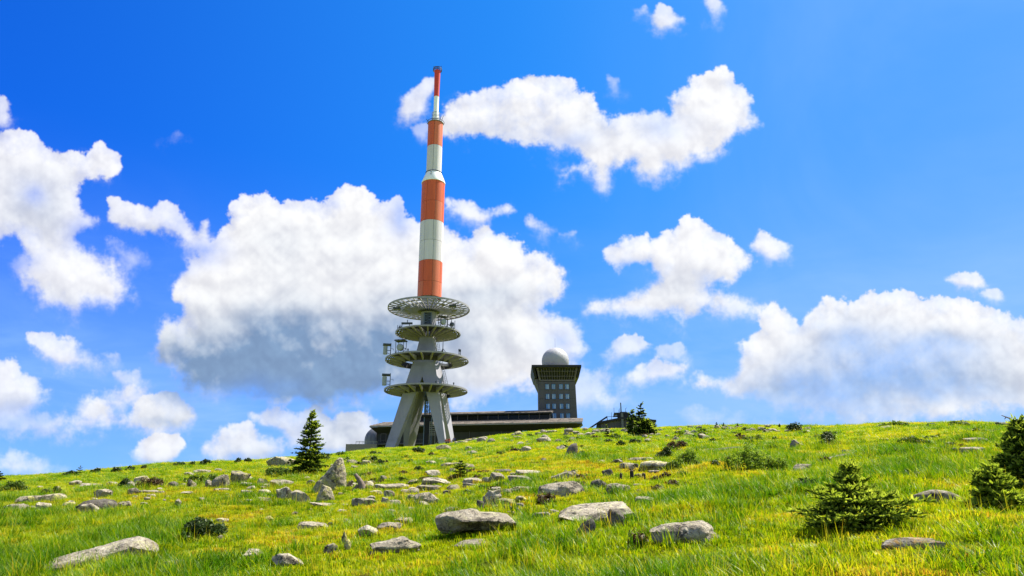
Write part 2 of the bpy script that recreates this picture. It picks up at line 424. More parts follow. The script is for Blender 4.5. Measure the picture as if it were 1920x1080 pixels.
# ------------------------------------------------------------------ materials
def material(name, base, rough=.8, var=.25, scale=3.0, bump=0.0, spec=.2, metal=0.0, streak=False, var2=None, coord='Object'):
    """plain painted / mineral surface: base colour broken up by noise, optional vertical weather streaks and relief"""
    m = bpy.data.materials.new(name); m.use_nodes = True; nt = NT(m.node_tree)
    bs = nt.n['Principled BSDF']
    tc = nt.new('ShaderNodeTexCoord').outputs[coord]
    vec = tc
    if streak:
        mp = nt.new('ShaderNodeMapping', inp={'Scale': (1.0, 1.0, .12)}); nt.l.new(tc, mp.inputs[0]); vec = mp.outputs[0]
    n1 = nt.noise(vec, scale, 6, .62)
    dark = tuple(c * (1 - var) for c in base); lite = tuple(min(1, c * (1 + var * .7)) for c in base)
    col = nt.ramp(n1, [(.28, dark), (.5, base), (.74, lite)])
    if var2 is not None:
        n2 = nt.noise(tc, scale * .23 + .11, 5, .6)
        col = nt.mix(nt.smooth(n2, .52, .68, 0, .75), col, var2)
    nt.l.new(col, bs.inputs['Base Color'])
    bs.inputs['Roughness'].default_value = rough; bs.inputs['Metallic'].default_value = metal
    bs.inputs['Specular IOR Level'].default_value = spec
    if bump:
        b = nt.new('ShaderNodeBump', inp={'Strength': min(1, bump), 'Distance': .03}); nt.l.new(nt.noise(tc, scale * 4, 5, .6), b.inputs['Height'])
        nt.l.new(b.outputs[0], bs.inputs['Normal'])
    return m

def leaf_material(name, lo, mid, hi, trans=.45, scale=1.3, attr=None, gloss=.10):
    """foliage: colour by leaf (random per island) and by clump, lets light through"""
    m = bpy.data.materials.new(name); m.use_nodes = True; nt = NT(m.node_tree); nt.n.clear()
    g = nt.new('ShaderNodeNewGeometry')
    t = nt.math('ADD', nt.math('MULTIPLY', g.outputs['Random Per Island'], .55), nt.math('MULTIPLY', nt.noise(g.outputs['Position'], scale, 3, .6), .5))
    col = nt.ramp(t, [(.2, lo), (.5, mid), (.85, hi)])
    di = nt.new('ShaderNodeBsdfDiffuse', inp={'Color': col})
    tr = nt.new('ShaderNodeBsdfTranslucent', inp={'Color': nt.mix(1.0, col, (1.25, 1.15, .6), 'MULTIPLY')})
    gl = nt.new('ShaderNodeBsdfGlossy', inp={'Roughness': .55, 'Color': (.3, .3, .25, 1)})
    mx = nt.new('ShaderNodeMixShader', inp={0: trans, 1: di.outputs[0], 2: tr.outputs[0]})
    fr = nt.new('ShaderNodeFresnel', inp={'IOR': 1.3})
    mx2 = nt.new('ShaderNodeMixShader', inp={0: nt.math('MULTIPLY', fr.outputs[0], gloss), 1: mx.outputs[0], 2: gl.outputs[0]})
    out = nt.new('ShaderNodeOutputMaterial', inp={0: mx2.outputs[0]})
    return m

def rock_material(name, base, dark, pale, lichen, lich_amt=.5, dark_amt=.5):
    m = bpy.data.materials.new(name); m.use_nodes = True; nt = NT(m.node_tree)
    bs = nt.n['Principled BSDF']; g = nt.new('ShaderNodeNewGeometry'); p = g.outputs['Position']
    oi = nt.new('ShaderNodeObjectInfo').outputs['Random']
    n1 = nt.noise(p, 1.7, 7, .68, .3); n2 = nt.noise(p, 9.0, 6, .7); n3 = nt.noise(p, 46.0, 3, .6)
    n4 = nt.noise(p, 3.1, 6, .72, .6); n5 = nt.noise(p, 5.2, 6, .7, .4)
    col = nt.ramp(nt.math('MULTIPLY_ADD', n2, .55, nt.math('MULTIPLY', n1, .45)), [(.36, tuple(c*.72 for c in base)), (.5, base), (.64, pale)])
    col = nt.mix(nt.math('MULTIPLY', nt.smooth(n4, .51, .60), nt.smooth(n3, .3, .6, .45, 1.0)), col, dark)            # dark crust lichen
    col = nt.mix(nt.math('MULTIPLY', nt.smooth(nt.noise(p, 14.0, 5, .75, .5), .56, .62), dark_amt), col, dark)
    li = nt.math('MULTIPLY', nt.smooth(n5, .60 - .09 * lich_amt, .66 - .06 * lich_amt), nt.smooth(n3, .35, .55, .3, .9))
    col = nt.mix(li, col, lichen)
    col = nt.mix(nt.smooth(n3, .62, .72, 0, .55), col, tuple(c*.45 for c in base))                                    # mica grains
    hv = nt.new('ShaderNodeHueSaturation', inp={'Value': nt.math('MULTIPLY_ADD', oi, .5, .76), 'Color': col}).outputs[0]
    nt.l.new(hv, bs.inputs['Base Color']); bs.inputs['Roughness'].default_value = .92; bs.inputs['Specular IOR Level'].default_value = .15
    h = nt.math('ADD', nt.math('MULTIPLY', n2, .7), nt.math('MULTIPLY', n3, .18)); h = nt.math('ADD', h, nt.math('MULTIPLY', n4, .5))
    b = nt.new('ShaderNodeBump', inp={'Strength': 1.0, 'Distance': .11, 'Height': h}); nt.l.new(b.outputs[0], bs.inputs['Normal'])
    return m

M = {}
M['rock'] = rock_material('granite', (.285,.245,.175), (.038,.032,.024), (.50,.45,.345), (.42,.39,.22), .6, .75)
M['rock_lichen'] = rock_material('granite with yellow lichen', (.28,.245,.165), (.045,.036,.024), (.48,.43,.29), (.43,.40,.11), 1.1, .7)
M['rock_dark'] = rock_material('brown granite with shade in its colour', (.11,.095,.075), (.03,.026,.022), (.20,.18,.15), (.22,.21,.13), .3, .6)  # brown stone, with the shade on it also put into the base colour
M['rock_orange'] = rock_material('granite with orange algae', (.26,.22,.16), (.07,.05,.035), (.38,.36,.31), (.42,.24,.05), 1.2, .4)
M['concrete'] = material('pale concrete', (.262,.256,.285), .85, .22, .35, .15, streak=True, var2=(.19,.186,.208))
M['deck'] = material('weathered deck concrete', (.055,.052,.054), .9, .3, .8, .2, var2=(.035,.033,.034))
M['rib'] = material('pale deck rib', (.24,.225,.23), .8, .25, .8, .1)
M['steel_pale'] = material('galvanised steel', (.235,.225,.235), .55, .2, 2.0, spec=.4)
M['steel_dark'] = material('dark painted steel', (.035,.04,.05), .55, .3, 2.0, spec=.4)
M['steel_blue'] = material('blue grey steel', (.10,.14,.20), .5, .25, 2.0, spec=.4)
M['red'] = material('faded red cladding', (.56,.095,.024), .5, .22, .5, spec=.35, streak=True)
M['red_fade'] = material('bleached red cladding', (.58,.14,.06), .55, .22, .5, spec=.35, streak=True)
M['red_top'] = material('red mast paint', (.55,.045,.014), .5, .14, .6, spec=.35, streak=True)
M['white'] = material('grey white cladding', (.575,.54,.575), .5, .14, .5, spec=.35, streak=True)
M['white_fade'] = material('weathered white cladding', (.53,.50,.53), .5, .14, .5, spec=.35, streak=True)
M['white_bright'] = material('white paint', (.80,.80,.80), .5, .06, .6, spec=.35)
M['dome_white'] = material('radome skin', (.33,.325,.34), .6, .05, .4, spec=.3)
M['dome_grey'] = material('grey dome sheet', (.11,.117,.125), .5, .2, 1.0, spec=.4, streak=True)
M['panel'] = material('dark fibre cement wall', (.088,.085,.093), .85, .18, .5, .1, streak=True)
M['panel_low'] = material('dark stained timber wall', (.036,.038,.038), .85, .3, .8, .15, streak=True)
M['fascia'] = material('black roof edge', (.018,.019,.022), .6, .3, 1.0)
M['frame_grey'] = material('grey window frame', (.085,.075,.085), .6, .15, 2.0)
M['frame_pale'] = material('pale lookout frame', (.17,.155,.165), .6, .15, 2.0)
M['frame_blue'] = material('blue window frame', (.05,.19,.42), .5, .15, 2.0)
M['glass_dark'] = material('dark glass', (.010,.012,.013), .12, .3, .4, spec=.12)
M['glass_blue'] = material('glass with sky reflection in its blue', (.07,.17,.30), .05, .3, .4, spec=1.0, metal=.0)  # the reflected sky is put into the base colour as blue
M['glass_curtain'] = material('glass with pale curtain', (.30,.38,.44), .10, .2, 2.0, spec=.6)
M['shingle'] = material('weathered roof shingle', (.14,.118,.095), .85, .35, 2.0, .3, var2=(.085,.072,.06))
M['plank'] = material('silvered timber plank', (.21,.195,.18), .85, .22, 2.5, .2, streak=True)
M['hut_wall'] = material('grey timber hut wall', (.070,.070,.076), .85, .25, 1.0, .1, streak=True)
M['chimney'] = material('grey block chimney', (.12,.125,.13), .8, .2, 2.0)
M['antenna'] = material('antenna shroud', (.26,.28,.29), .6, .15, 2.0, spec=.3)
M['antenna_dark'] = material('dark antenna panel', (.045,.055,.075), .6, .2, 2.0, spec=.3)
M['post'] = material('charred post', (.028,.025,.022), .9, .4, 6.0, .3)
M['bark'] = material('spruce bark', (.11,.075,.05), .95, .35, 8.0, .4)
M['deadwood'] = material('bleached dead wood', (.17,.13,.10), .9, .35, 8.0, .4)
M['spruce'] = leaf_material('spruce needles', (.018,.038,.008), (.050,.095,.014), (.11,.165,.024), .35)
M['spruce_dark'] = leaf_material('dark spruce needles', (.012,.026,.010), (.026,.052,.014), (.055,.095,.022), .25)
M['shoots'] = leaf_material('young spruce shoots', (.20,.28,.028), (.30,.40,.048), (.42,.50,.09), .5)
M['bush'] = leaf_material('bilberry leaves', (.030,.060,.008), (.075,.13,.014), (.14,.21,.024), .42)
M['bush_dark'] = leaf_material('dark heath leaves', (.014,.028,.008), (.028,.052,.012), (.060,.095,.020), .30)
M['bush_bright'] = leaf_material('bright bilberry leaves', (.09,.16,.014), (.17,.27,.024), (.27,.36,.042), .5, gloss=.03)
M['heather'] = leaf_material('brown heather', (.030,.018,.010), (.065,.038,.020), (.115,.075,.030), .25)
M['jacket_red'] = material('red jacket', (.30,.035,.025), .8, .2, 6.0)
M['jacket_brown'] = material('brown jacket', (.20,.07,.04), .8, .2, 6.0)
M['jacket_navy'] = material('navy jacket', (.02,.03,.09), .8, .2, 6.0)
M['trousers'] = material('dark trousers', (.04,.035,.04), .85, .2, 6.0)
M['skin'] = material('skin', (.45,.27,.19), .6, .08, 6.0)
M['hair'] = material('dark hair', (.03,.02,.015), .7, .2, 9.0)

# ------------------------------------------------------------------ the hill
def ray(px, py):
    x = (px - 960) / F; yv = (540 - py) / F
    return np.array([x, CP - yv * SP, SP + yv * CP])
SKYLINE = [(-260,905),(0,896),(60,893),(128,889),(200,882),(300,873),(400,867),(500,862),(560,858),(600,856),(650,848),(700,843),(735,841),(800,837),(850,832),(900,823),(940,817),(990,812),(1055,807),(1090,805),(1140,806),(1200,804),(1300,800),(1400,799),(1500,801),(1560,802),(1620,800),(1680,797),(1730,799),(1800,794),(1870,798),(1920,799),(2200,800)]
_az, _te = [], []
for _p in SKYLINE:
    _d = ray(*_p); _az.append(math.degrees(math.atan2(_d[0], _d[1]))); _te.append(_d[2] / math.hypot(_d[0], _d[1]))
_A, _B = .118, .055
for _a in (-180, -150, -120, -90, -70): pass
_full = [(-180, -_A)] + [(a, _A * math.cos(math.radians(a)) + _B * math.sin(math.radians(a))) for a in (-150, -120, -90, -65)] + list(zip(_az, _te)) + [(a, _A * math.cos(math.radians(a)) + _B * math.sin(math.radians(a))) for a in (65, 90, 120, 150)] + [(180, -_A)]
AZ_T = np.array([a for a, b in _full]); TE_T = np.array([b for a, b in _full])
CR_A = np.array([-180, -90, -45, -35, -20, -12, -7, 3, 8, 15, 25, 35, 60, 90, 180.]); CR_R = np.array([80, 90, 105, 115, 140, 160, 168, 168, 165, 125, 84, 72, 75, 90, 80.])
def ground_z(x, y, detail=True):
    x = np.atleast_1d(np.asarray(x, float)); y = np.atleast_1d(np.asarray(y, float))
    r = np.hypot(x, y); az = np.degrees(np.arctan2(x, y))
    te = np.interp(az, AZ_T, TE_T); R = np.interp(az, CR_A, CR_R)
    z = r * te - EYE * np.clip(1 - r / R, 0, 1) ** 2
    over = np.clip(r - R, 0, None)
    z -= np.where(over < 120, .0016 * over ** 2, .0016 * 120 ** 2 + .384 * (over - 120))
    z = np.where(r > R, np.maximum(z, -60 - .01 * r), z)
    z += EYE
    if detail:
        k = np.clip(r / 8, 0, 1) * np.clip(1.6 - r / 400, 0, 1)
        z += k * (.15 * np.abs(noise2(x, y, .62, 2, 3)) * np.clip(2 - r / 30, 0, 1) + .15 * noise2(x, y, 1.3, 3, 5) + .16 * noise2(x, y, 5.5, 3, 9) + np.clip(r / 60, 0, 1) * .30 * noise2(x, y, 17., 2, 21)
                  + np.clip((r - 60) / 80, 0, 1) * .5 * noise2(x, y, 4.0, 3, 33))
    return z
def gz(x, y): return float(ground_z(x, y)[0])
_RR = np.geomspace(3, 260, 1600)
def at(px, py):
    """where the sight line of a point of the slope meets the ground (world metres)"""
    d = ray(px, py); h = math.hypot(d[0], d[1]); u = d / h
    zz = EYE + u[2] * _RR; g = ground_z(u[0] * _RR, u[1] * _RR)
    diff = zz - g; below = np.where(diff <= 0)[0]
    k = below[0] if len(below) else int(np.argmin(np.where(_RR < 175, diff, 1e9)))
    if len(below) and k > 0:
        t = diff[k-1] / (diff[k-1] - diff[k] + 1e-12); r = _RR[k-1] + t * (_RR[k] - _RR[k-1])
    else: r = _RR[k]
    return Vector((u[0] * r, u[1] * r, gz(u[0] * r, u[1] * r)))
def depth(p): return p[1] * CP + (p[2] - EYE) * SP        # along the optical axis
def mpp(p): return depth(p) / F                            # metres per photograph pixel there

def build_ground():
    az = np.concatenate([np.linspace(-180, -46, 68, endpoint=False), np.linspace(-46, 46, 470, endpoint=False), np.linspace(46, 180, 68, endpoint=False)])
    rr = np.concatenate([[.0], np.geomspace(1.5, 60, 210), np.geomspace(60.6, 210, 170), np.geomspace(216, 9000, 44)])
    A, Rr = np.meshgrid(np.radians(az), rr)
    X = (np.sin(A) * Rr); Y = (np.cos(A) * Rr)
    Z = ground_z(X.ravel(), Y.ravel()).reshape(X.shape)
    V = np.stack([X.ravel(), Y.ravel(), Z.ravel()], 1); n = len(az); m = len(rr)
    i = np.arange(m - 1)[:, None] * n; j = np.arange(n)[None, :]; j2 = (j + 1) % n
    a = (i + j).ravel(); b = (i + j2).ravel(); c = (i + n + j2).ravel(); d = (i + n + j).ravel()
    T = np.concatenate([np.stack([a, d, c], 1), np.stack([a, c, b], 1)])
    T = T[(T[:, 0] >= 0)]
    me = mesh_tris('ground', V, T, True)
    m_ = bpy.data.materials.new('turf'); m_.use_nodes = True; nt = NT(m_.node_tree); bs = nt.n['Principled BSDF']
    g = nt.new('ShaderNodeNewGeometry'); p = g.outputs['Position']
    fine = nt.noise(p, 7.0, 6, .72, .3); mid = nt.noise(p, 1.1, 6, .68, .5); big = nt.noise(p, .16, 5, .62, .4); vf = nt.noise(p, 31., 4, .7)
    col = nt.ramp(nt.math('MULTIPLY_ADD', fine, .6, nt.math('MULTIPLY', mid, .4)), [(.34, GR0), (.46, GR1), (.56, GR2), (.68, GR3)])
    col = nt.mix(nt.smooth(big, .40, .62, 0, .65), col, nt.ramp(fine, [(.35, GR4), (.6, GR5)]))
    col = nt.mix(nt.math('MULTIPLY', nt.smooth(mid, .53, .64), .85), col, nt.ramp(vf, [(.4, (.055, .04, .014)), (.6, (.17, .13, .03))]))
    col = nt.mix(nt.smooth(nt.noise(p, .55, 6, .7, .6), .60, .70, 0, .8), col, (.040, .062, .012))
    nt.l.new(col, bs.inputs['Base Color']); bs.inputs['Roughness'].default_value = 1.0; bs.inputs['Specular IOR Level'].default_value = 0.0
    b = nt.new('ShaderNodeBump', inp={'Strength': 1.0, 'Distance': .22, 'Height': nt.math('ADD', fine, nt.math('MULTIPLY', vf, .4))}); nt.l.new(b.outputs[0], bs.inputs['Normal'])
    o = link('ground', me, m_); o['kind'] = 'structure'
    return o
GR0, GR1, GR2, GR3 = (.075,.105,.006), (.17,.215,.005), (.25,.285,.006), (.33,.32,.012)
GR4, GR5 = (.10,.175,.005), (.20,.275,.006)
ground = build_ground()

# ------------------------------------------------------------------ grass: tufts scattered on the slope (one object, nobody could count it)
GRASS_HOLES = []       # (x, y, rx, ry, cos, sin): footprints of stones and shrubs
def tuft_mesh(name, rng, n, h, spread, w, bend, segs=3, lean=.25):
    V = []; Tt = []
    for _ in range(n):
        a = rng.uniform(0, 2*math.pi); rad = spread * math.sqrt(rng.uniform())
        bx, by = rad * math.cos(a), rad * math.sin(a)
        da = a + rng.normal(0, .9); hh = h * rng.uniform(.55, 1.1); ww = w * rng.uniform(.7, 1.25)
        dx, dy = math.cos(da), math.sin(da); sx, sy = -dy, dx
        be = bend * rng.uniform(.3, 1.3); base = len(V)
        ln = lean * rng.uniform(.2, 1.2)
        for k in range(segs + 1):
            t = k / segs; off = hh * (ln * t + be * t * t)
            z = hh * (t - .35 * be * t * t); wd = ww * (1 - t ** 1.5) * .5
            cx, cy = bx + dx * off + .12 * hh * t * t, by + dy * off
            if k < segs: V += [(cx - sx*wd, cy - sy*wd, z - .03 * (k == 0)), (cx + sx*wd, cy + sy*wd, z - .03 * (k == 0))]
            else: V.append((cx, cy, z))
        for k in range(segs - 1):
            q = base + 2 * k; Tt += [(q, q+1, q+3), (q, q+3, q+2)]
        q = base + 2 * (segs - 1); Tt.append((q, q+1, q+2))
    return mesh_tris(name, np.array(V), np.array(Tt))

def grass_material():
    m = bpy.data.materials.new('grass blades'); m.use_nodes = True; nt = NT(m.node_tree); nt.n.clear()
    at_ = nt.new('ShaderNodeAttribute', attribute_type='INSTANCER', attribute_name='tint').outputs['Fac']
    g = nt.new('ShaderNodeNewGeometry'); isl = g.outputs['Random Per Island']
    t = nt.math('ADD', nt.math('MULTIPLY', at_, .70), nt.math('MULTIPLY', isl, .36))
    col = nt.ramp(t, GRASS_RAMP)
    di = nt.new('ShaderNodeBsdfDiffuse', inp={'Color': col})
    tr = nt.new('ShaderNodeBsdfTranslucent', inp={'Color': nt.mix(1.0, col, (1.3, 1.2, .5), 'MULTIPLY')})
    mx = nt.new('ShaderNodeMixShader', inp={0: .5, 1: di.outputs[0], 2: tr.outputs[0]})
    gl = nt.new('ShaderNodeBsdfGlossy', inp={'Roughness': .5, 'Color': (.6, .6, .5, 1)})
    fr = nt.new('ShaderNodeFresnel', inp={'IOR': 1.25})
    mx2 = nt.new('ShaderNodeMixShader', inp={0: nt.math('MULTIPLY', fr.outputs[0], .06), 1: mx.outputs[0], 2: gl.outputs[0]})
    nt.new('ShaderNodeOutputMaterial', inp={0: mx2.outputs[0]})
    return m
GRASS_RAMP = [(.0, (.020,.080,.003)), (.24, (.065,.170,.003)), (.46, (.20,.285,.005)), (.66, (.36,.385,.009)), (.80, (.46,.39,.035)), (.91, (.40,.22,.025)), (1.0, (.24,.12,.02))]

def build_grass():
    rng = np.random.default_rng(5)
    gm = grass_material()
    kinds = [tuft_mesh('tall_tuft', rng, 40, .27, .17, .0105, .45, 4), tuft_mesh('tall_tuft_b', rng, 36, .22, .16, .010, .75, 4, .4),
             tuft_mesh('mid_tuft', rng, 44, .145, .17, .010, .5, 3), tuft_mesh('mid_tuft_b', rng, 40, .12, .17, .010, .8, 3, .45),
             tuft_mesh('short_tuft', rng, 54, .065, .18, .011, .5, 2, .5), tuft_mesh('short_tuft_b', rng, 50, .045, .18, .012, .4, 2, .6),
             tuft_mesh('seed_stalks', rng, 7, .40, .14, .006, .35, 4, .2)]
    holder = bpy.data.collections.new('tuft_shapes')
    for k, me in enumerate(kinds):
        me.materials.append(gm); ob = bpy.data.objects.new('%02d_tuft' % k, me); holder.objects.link(ob)
    P = []
    for (r0, r1, dens, sc) in ((4.5, 14, 70, 1.0), (14, 22, 52, 1.05), (22, 34, 28, 1.2), (34, 55, 11, 1.6), (55, 90, 3.8, 2.3), (90, 172, 1.3, 3.0)):
        hw = 56 if r0 < 55 else 44; area = math.radians(2*hw) / 2 * (r1*r1 - r0*r0); n = int(area * dens)
        r = np.sqrt(rng.uniform(r0*r0, r1*r1, n)); a = np.radians(rng.uniform(-hw, hw, n))
        P.append(np.stack([r*np.sin(a), r*np.cos(a), np.full(n, sc), r], 1))
    P = np.concatenate(P); x, y, sc, r = P.T
    keep = r < np.interp(np.degrees(np.arctan2(x, y)), CR_A, CR_R) + 4
    for (hx, hy, rx, ry, c, s) in GRASS_HOLES:
        dx, dy = x - hx, y - hy
        near = (np.abs(dx) < 4) & (np.abs(dy) < 4)
        keep &= ~(near & (((dx*c + dy*s) / rx) ** 2 + ((-dx*s + dy*c) / ry) ** 2 < 1))
    x, y, sc, r = x[keep], y[keep], sc[keep], r[keep]; n = len(x)
    lush = noise2(x, y, 2.6, 4, 71) + .35 * noise2(x, y, .7, 2, 72) + rng.normal(0, .16, n)
    dry = noise2(x, y, 1.3, 4, 91) + .4 * noise2(x, y, 9.0, 2, 92) + rng.normal(0, .14, n)
    # a mossy, short belt through the stone field in the middle of the slope
    azd = np.degrees(np.arctan2(x, y)); belt = np.exp(-((r - 24) / 7.5) ** 2) * np.exp(-((azd + 2) / 17) ** 2)
    short = (lush - .55 * belt < -.02) | (rng.uniform(size=n) < .12)
    tall = (lush - .4 * belt > .20)
    kind = np.where(short, rng.integers(4, 6, n), np.where(tall, rng.integers(0, 2, n), rng.integers(2, 4, n)))
    kind = np.where(rng.uniform(size=n) < .03, 6, kind)
    tint = .40 - .34 * np.clip(lush, -.6, .6) + .44 * np.clip(dry, -.5, .8) + .16 * belt + rng.normal(0, .11, n)
    tint = np.where((dry > .20) & (short | (rng.uniform(size=n) < .25)), tint + .20, tint)
    tint = np.where((lush > .26), tint - .16, tint)
    tint = np.where(kind == 6, rng.uniform(.68, .84, n), tint)
    tint = np.clip(tint, .02, .97)
    z = ground_z(x, y) - .015
    hs = np.where(r > 34, .95 / sc, 1.0) * np.where(r > 90, .9, 1)
    scale = np.stack([sc * rng.uniform(.8, 1.25, n), sc * rng.uniform(.8, 1.25, n), sc * hs * rng.uniform(.72, 1.25, n)], 1)
    me = bpy.data.meshes.new('grass'); me.vertices.add(n); me.vertices.foreach_set('co', np.stack([x, y, z], 1).astype(np.float32).ravel())
    def attr(nm, ty, arr, key='value'):
        at2 = me.attributes.new(nm, ty, 'POINT'); at2.data.foreach_set(key, np.ascontiguousarray(arr).ravel())
    attr('tint', 'FLOAT', tint.astype(np.float32)); attr('variant', 'INT', kind.astype(np.int32))
    attr('size', 'FLOAT_VECTOR', scale.astype(np.float32), 'vector'); attr('spin', 'FLOAT_VECTOR', np.stack([rng.normal(0, .10, n), rng.normal(.06, .10, n), rng.uniform(0, 6.283, n)], 1).astype(np.float32), 'vector')
    me.update()
    o = link('grass', me, gm); o['kind'] = 'stuff'
    ng = bpy.data.node_groups.new('grass_scatter', 'GeometryNodeTree')
    ng.interface.new_socket('Geometry', in_out='INPUT', socket_type='NodeSocketGeometry'); ng.interface.new_socket('Geometry', in_out='OUTPUT', socket_type='NodeSocketGeometry')
    N = ng.nodes; L = ng.links
    gi = N.new('NodeGroupInput'); go = N.new('NodeGroupOutput')
    ci = N.new('GeometryNodeCollectionInfo'); ci.inputs['Collection'].default_value = holder; ci.inputs['Separate Children'].default_value = True; ci.inputs['Reset Children'].default_value = True
    ip = N.new('GeometryNodeInstanceOnPoints'); ip.inputs['Pick Instance'].default_value = True
    def na(nm, ty):
        q = N.new('GeometryNodeInputNamedAttribute'); q.data_type = ty; q.inputs['Name'].default_value = nm
        return [s for s in q.outputs if s.name == 'Attribute' and s.enabled][0]
    er = N.new('FunctionNodeEulerToRotation'); L.new(na('spin', 'FLOAT_VECTOR'), er.inputs[0])
    L.new(gi.outputs[0], ip.inputs['Points']); L.new(ci.outputs[0], ip.inputs['Instance']); L.new(na('variant', 'INT'), ip.inputs['Instance Index'])
    L.new(er.outputs[0], ip.inputs['Rotation']); L.new(na('size', 'FLOAT_VECTOR'), ip.inputs['Scale'])
    L.new(ip.outputs[0], go.inputs[0])
    md = o.modifiers.new('scatter', 'NODES'); md.node_group = ng
    return o

# ------------------------------------------------------------------ the transmitter tower
TD = 205.0                                     # distance of its axis
def zpix(py, D): d = ray(960, py); return EYE + D * d[2] / d[1]
def spix(py, D): return D / ray(960, py)[1] / F
TX = TD * ray(795, 838)[0] / ray(795, 838)[1]
TZ = gz(TX, TD) - .5
tower = empty('transmission_tower', (TX, TD, TZ))
tag(tower, 'tall red and white banded transmitter mast on four splayed concrete legs with round platforms', 'transmission tower')
def tz(py): return zpix(py, TD) - TZ
def tw(px, py): return px * spix(py, TD)

# plan directions of the four corners (front left, front right, back right, back left)
_c = [Vector((-54, -38, 0)).normalized(), Vector((38, -54, 0)).normalized(), Vector((54, 38, 0)).normalized(), Vector((-38, 54, 0)).normalized()]
_prof = [(tz(py), tw(r, py)) for py, r in ((841, 79), (795, 64.5), (749, 50.5), (719, 41.5), (697, 34.5), (678, 28), (660, 22.6), (640, 18), (626, 16.2), (606, 15.6))]
def Rz(z):
    zs = [a for a, b in _prof]; rs = [b for a, b in _prof]
    if z < zs[0]: return rs[0] + (zs[0] - z) * (rs[0] - rs[1]) / (zs[1] - zs[0])
    return float(np.interp(z, zs, rs))
Z_M = tz(711); S_B, S_M = tw(21, 838), Rz(Z_M) * math.sqrt(2) / 2
LEG_F = [18, 12, 12, 8]                                 # widths at the foot along the open front and back faces
LEG_C = [(-65, -45), (46, -64), (58, 44), (-36, 62)]    # plan of the feet: front left, front right, back right, back left
Z_SIDE = [tz(797), tz(812)]                             # the left and right pairs part only near the ground
M0 = spix(841, TD); ZB = tz(841)
def feet(z):
    t = min(1, max(0, (z - ZB) / (Z_M - ZB))); tt = t*t*(3 - 2*t)
    return t, [(Vector((x, y, 0)) / 79.0).lerp(_c[k], tt) * Rz(z) for k, (x, y) in enumerate(LEG_C)]
for k in range(4):
    mb = MB(); rings = []
    zg = min(gz(TX + LEG_C[k][0]*M0, TD + LEG_C[k][1]*M0) - TZ - 1.0, ZB)
    left = k in (0, 3); zs_ = Z_SIDE[0 if left else 1]
    for z in sorted([zg, zs_] + list(np.linspace(ZB, Z_M, 13))):
        t, K4 = feet(z); K = K4[k]; nx, pv = K4[(k+1) % 4], K4[(k-1) % 4]
        e1 = (nx - K).normalized(); e2 = (pv - K).normalized()
        q = min(1, max(0, (z - ZB) / (zs_ - ZB))); fr = LEG_F[k]*M0; g = .004
        def wide(other, side):
            L_ = (other - K).length
            if side: return L_ * (.13 if k in (0, 1) else (.24 if left else .36) * (1 - t) + .87 * t) - g
            return min(fr + (S_M - fr) * t, L_ / 2) - g
        s1 = wide(nx, k in (1, 3)); s2 = wide(pv, k in (0, 2))
        rings.append([Vector((p.x, p.y, z)) for p in (K, K + e1*s1, K + e1*s1 + e2*s2, K + e2*s2)])
    v = [p for r_ in rings for p in r_]; f = [(3, 2, 1, 0)]
    for i in range(len(rings) - 1):
        for j in range(4): f.append((4*i+j, 4*i+(j+1) % 4, 4*i+4+(j+1) % 4, 4*i+4+j))
    n = len(rings) - 1; f.append((4*n, 4*n+1, 4*n+2, 4*n+3))
    mb.add(v, f); leg = mb.build('leg', M['concrete'], tower)
# pylon above the arch
mb = MB(); v = []; f = []; zz = [Z_M + .003] + [z for z, r in _prof if z > Z_M]
for z in zz:
    for c in _c: v.append((c.x * Rz(z), c.y * Rz(z), z))
for i in range(len(zz) - 1):
    for j in range(4): f.append((4*i+j, 4*i+(j+1) % 4, 4*i+4+(j+1) % 4, 4*i+4+j))
f += [(3, 2, 1, 0), tuple(4*(len(zz)-1)+j for j in range(4))]
pylon = mb.add(v, f).build('pylon', M['concrete'], tower)
# shaft under the cladding, with a black box as the shaded slot, and its ladder
z0s, z1s = tz(612), tz(558); rs = tw(14.6, 590)
mb = MB(); mb.lathe([(0, z0s), (rs, z0s), (rs, z1s + 1.5), (0, z1s + 1.5)], 40); shaft = mb.build('shaft', M['concrete'], tower, True)
slot_c = Vector((-.03, -1, 0)).normalized()
mb = MB(); wslot = tw(6.4, 600)
mb.box(-wslot, wslot, -rs - .05, -rs + .7, tz(611), tz(590)); slot = mb.build('opening_shade', M['fascia'], shaft)  # solid box, the inner shade of the slot painted as black
mb = MB()
for sx in (-1, 1):
    mb.box(sx*wslot - .14, sx*wslot + .14, -rs - .16, -rs - .04, tz(611), tz(590))
for k in range(7):
    z = tz(610) + (tz(591) - tz(610)) * k / 6; mb.beam((-wslot, -rs - .10, z), (wslot, -rs - .10, z), .09)
    if k < 6: mb.beam((-wslot*(1 if k % 2 else -1), -rs - .12, z), (wslot*(1 if k % 2 else -1), -rs - .12, z + (tz(591) - tz(610)) / 6), .08)
mb.build('opening_frame', M['steel_blue'], shaft)

# red and white cladding: panels between vertical joints
def panels(py_lo, py_hi, r, mats, n=8, gap=.09, names='cladding_panel', r_top=None, turn=0.0):
    z0, z1 = tz(py_lo) + .04, tz(py_hi) - .04; r_top = r if r_top is None else r_top
    shp = []
    for m in mats:
        mb = MB(); da = 2*math.pi/n; g = gap / r
        mb.lathe([(r - .12, z0), (r, z0), (r_top, z1), (r_top - .12, z1)], 6, g/2, da - g/2, closed=True)
        me = mb.mesh(names); me.materials.append(m); shp.append(me)
    for k in range(n):
        o = link(names, shp[(k * 7 + int(py_lo)) % 3 % len(shp)], None, tower); o.rotation_euler = (0, 0, turn + 2*math.pi*k/n)
RL = 3.46
mb = MB(); mb.lathe([(0, tz(558)+.2), (RL - .1, tz(558)+.2), (RL - .1, tz(346)), (2.1, tz(328)), (2.1, tz(233)), (0, tz(233))], 48); mb.build('inner_tube', M['frame_grey'], tower, True)
